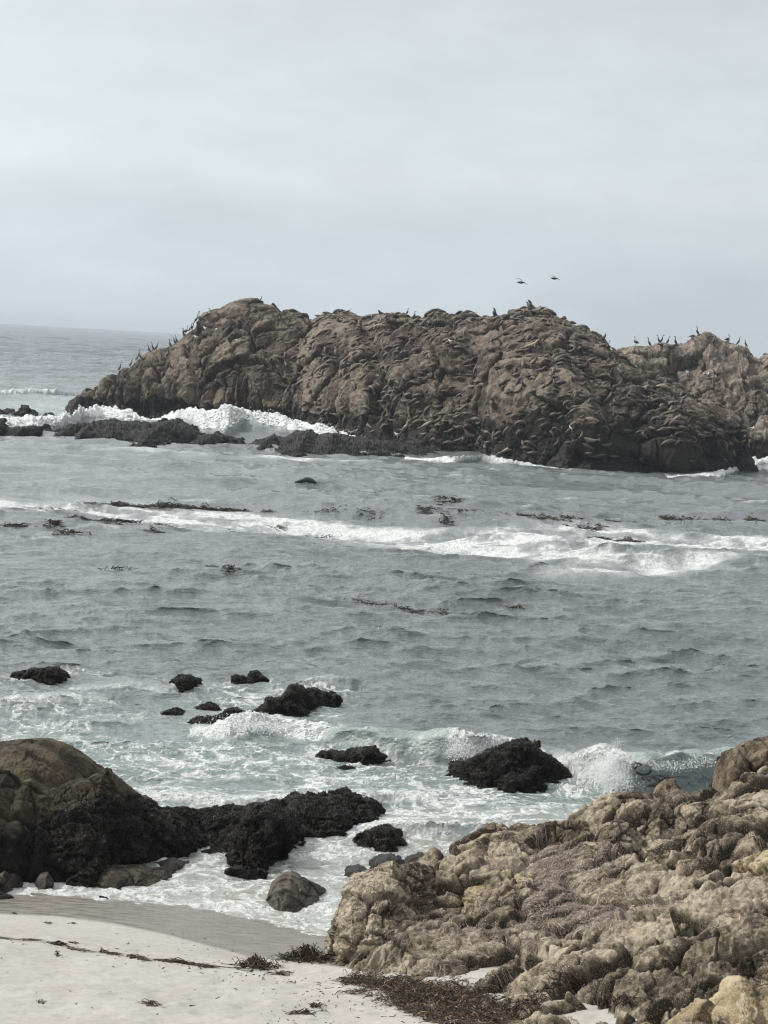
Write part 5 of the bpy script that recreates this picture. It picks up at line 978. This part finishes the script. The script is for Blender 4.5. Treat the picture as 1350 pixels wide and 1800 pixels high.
for px, py, lb in [(460,533,'lone small dark bird on the flat top of the hump'),(716,553,'left one of a pair of small dark birds on the crest, left of the middle'),(728,553,'right one of a pair of small dark birds on the crest, left of the middle'),(830,630,'dark cormorant in the bare gully beside the lit rock face'),(1069,615,'black cormorant in the notch between the two islands'),(1156,606,'left one of two black cormorants on the smaller island crest'),(1162,604,'right one of two black cormorants on the smaller island crest'),
                   (1249,600,'black cormorant on the peak of the smaller island, topmost'),(1255,606,'black cormorant just below the peak of the smaller island'),(1264,609,'black cormorant second below the peak of the smaller island'),(1200,677,'left one of two black cormorants on the pale face of the smaller island'),(1219,680,'right one of two black cormorants on the pale face of the smaller island'),(1280,608,'dark bird with long neck on the right crest of the smaller island'),(1172,602,'small dark bird on the smaller island crest, right of the pair'),(1188,604,'small dark bird on the smaller island crest, left of its peak'),(1225,590,'small dark bird on the left side of the smaller island peak'),(1296,606,'small dark bird near the right end of the smaller island crest'),(1310,612,'small dark bird at the right end of the smaller island crest'),(1140,606,'small dark bird on the left part of the smaller island crest')]:
    tag(stand(random.choice(CORM), px, py, random.choice((0, PI_)), random.uniform(.9, 1.15)), lb, 'cormorant', 'cormorants on the crests')
# pelicans
pel = tmesh('pelican', [tube([(-.38,0,.38),(-.22,0,.44),(0,0,.52),(.16,0,.62),(.2,0,.74)], [.03,.12,.19,.15,.07], 9), tube([(0,.07,.4),(.02,.07,.15),(.06,.07,-.08)], [.04,.018,.02], 5), tube([(0,-.07,.4),(.02,-.07,.15),(.06,-.07,-.08)], [.04,.018,.02], 5)], MAT['pel'])
tmesh('neck', [tube([(.17,0,.66),(.2,0,.84),(.15,0,1.0),(.17,0,1.12),(.24,0,1.17)], [.08,.05,.045,.05,.045], 8)], MAT['white'], pel)
tmesh('bill', [tube([(.24,0,1.16),(.28,0,1.0),(.26,0,.78)], [.03,.035,.01], 6, (1, .6))], MAT['bill'], pel); tmesh('head', [tube([(.15,0,1.1),(.19,0,1.17),(.26,0,1.16)], [.04,.058,.03], 7)], MAT['pel'], pel)
KID = [c for c in bpy.data.objects if c.parent == pel]
for px, py, fc, sc, lb in [(352,570,PI_,1.25,'tall brown pelican at the left brink of the hump, left one of the pair'),(363,562,0,1.15,'brown pelican with white neck, right one of the pair at the hump'),(325,590,0,.9,'hunched brown pelican on the ridge among cormorants, left of the tall pair'),(338,592,PI_,.9,'hunched brown pelican just right of the other hunched one on the ridge'),(1117,607,PI_,.9,'brown pelican resting on the left crest of the smaller island'),(1278,606,0,.8,'hunched brown pelican on the right crest of the smaller island')]:
    tag(stand(pel, px, py, fc, sc), lb, 'pelican', 'pelicans resting on the rocks')
for c in KID+[pel]: bpy.data.objects.remove(c)
gull = tmesh('gull', [tube([(-.26,0,.2),(-.12,0,.22),(.05,0,.24),(.16,0,.3),(.2,0,.38),(.25,0,.41)], [.02,.09,.11,.07,.05,.03], 8), tube([(0,.03,.16),(.01,.03,-.05)], [.015,.012], 5)], MAT['white'])
tmesh('wing', [tube([(.08,.07,.27),(-.1,.09,.25),(-.34,.04,.2)], [.05,.07,.01], 6, (1, .5)), tube([(.08,-.07,.27),(-.1,-.09,.25),(-.34,-.04,.2)], [.05,.07,.01], 6, (1, .5))], MAT['wing'], gull)
KID = [c for c in bpy.data.objects if c.parent == gull]
for px, py, lb in [(412,604,'white gull alone in the middle of the left hump face'),(377,584,'white gull beside the reddish rock near the top of the left hump'),(361,581,'white gull just left of another under the pelican pair'),(345,597,'white gull on the ridge below the hunched pelicans'),(537,619,'white gull on the ledge right of the hump'),(792,604,'white gull on the brown face below the middle of the crest'),(1211,660,'white and grey gull on the pale face of the smaller island, left one'),(1241,663,'white gull on the pale face of the smaller island, right one'),(1004,757,'white gull low on the right slope'),(697,769,'white-chested gull just above the reef in the middle'),(1320,757,'white gull low on the right end of the rocks')]:
    tag(stand(gull, px, py, random.choice((0, PI_)), random.uniform(1., 1.3)), lb, 'gull', 'gulls on the rocks')
for c in KID+[gull]: bpy.data.objects.remove(c)
# two pelicans in flight
def fly(px, py, sc, k, lb):
    p = D(px, py, 185); o = tmesh('flying_pelican', [tube([(-.55,0,0),(-.3,0,.02),(0,0,.03),(.25,0,.05),(.38,0,.09),(.46,0,.07)], [.04,.13,.17,.12,.07,.055], 9), tube([(.44,0,.07),(.62,0,-.02),(.86,0,-.16)], [.04,.035,.008], 6)], MAT['bird'])
    for sg, tip in ((1, .62 if k == 0 else .42), (-1, -.12 if k == 0 else .05)):
        tmesh('wing', [tube([(.15,sg*.08,.1),(.0,sg*.55,.1+tip*.45),(-.35,sg*1.0,.05+tip*.8),(-.95,sg*1.5,tip*.75)], [.14,.18,.15,.02], 8, (.14, 1))], MAT['bird'], o)
    o.location = Vector(p); o.scale = (sc,)*3; o.rotation_euler = (0, .06, 0); tag(o, lb, 'pelican', 'pelicans in flight')
fly(916, 497, .62, 0, 'dark pelican gliding above the island, the left and lower of two'); fly(975, 490, .55, 1, 'dark pelican gliding above the island, the right and higher of two')
# ------------------------------------------------------------------ sea air
def haze(dens_):
    me = bpy.data.meshes.new('haze'); x0, x1, y0, y1, z0, z1 = -8200, 8200, -120, 6200, -8, 18.5
    me.from_pydata([(x0,y0,z0),(x1,y0,z0),(x1,y1,z0),(x0,y1,z0),(x0,y0,z1),(x1,y0,z1),(x1,y1,z1),(x0,y1,z1)], [], [(0,3,2,1),(4,5,6,7),(0,1,5,4),(1,2,6,5),(2,3,7,6),(3,0,4,7)])
    m = bpy.data.materials.new('sea_air'); m.use_nodes = True; t = m.node_tree; t.nodes.clear(); ou = t.nodes.new('ShaderNodeOutputMaterial'); v = t.nodes.new('ShaderNodeVolumePrincipled')
    v.inputs['Color'].default_value = (.66, .72, .79, 1); v.inputs['Density'].default_value = dens_; v.inputs['Anisotropy'].default_value = 0.; t.links.new(v.outputs[0], ou.inputs['Volume']); me.materials.append(m)
    o = bpy.data.objects.new('haze', me); COL.objects.link(o); tag(o, kind='stuff')
haze(.00018)
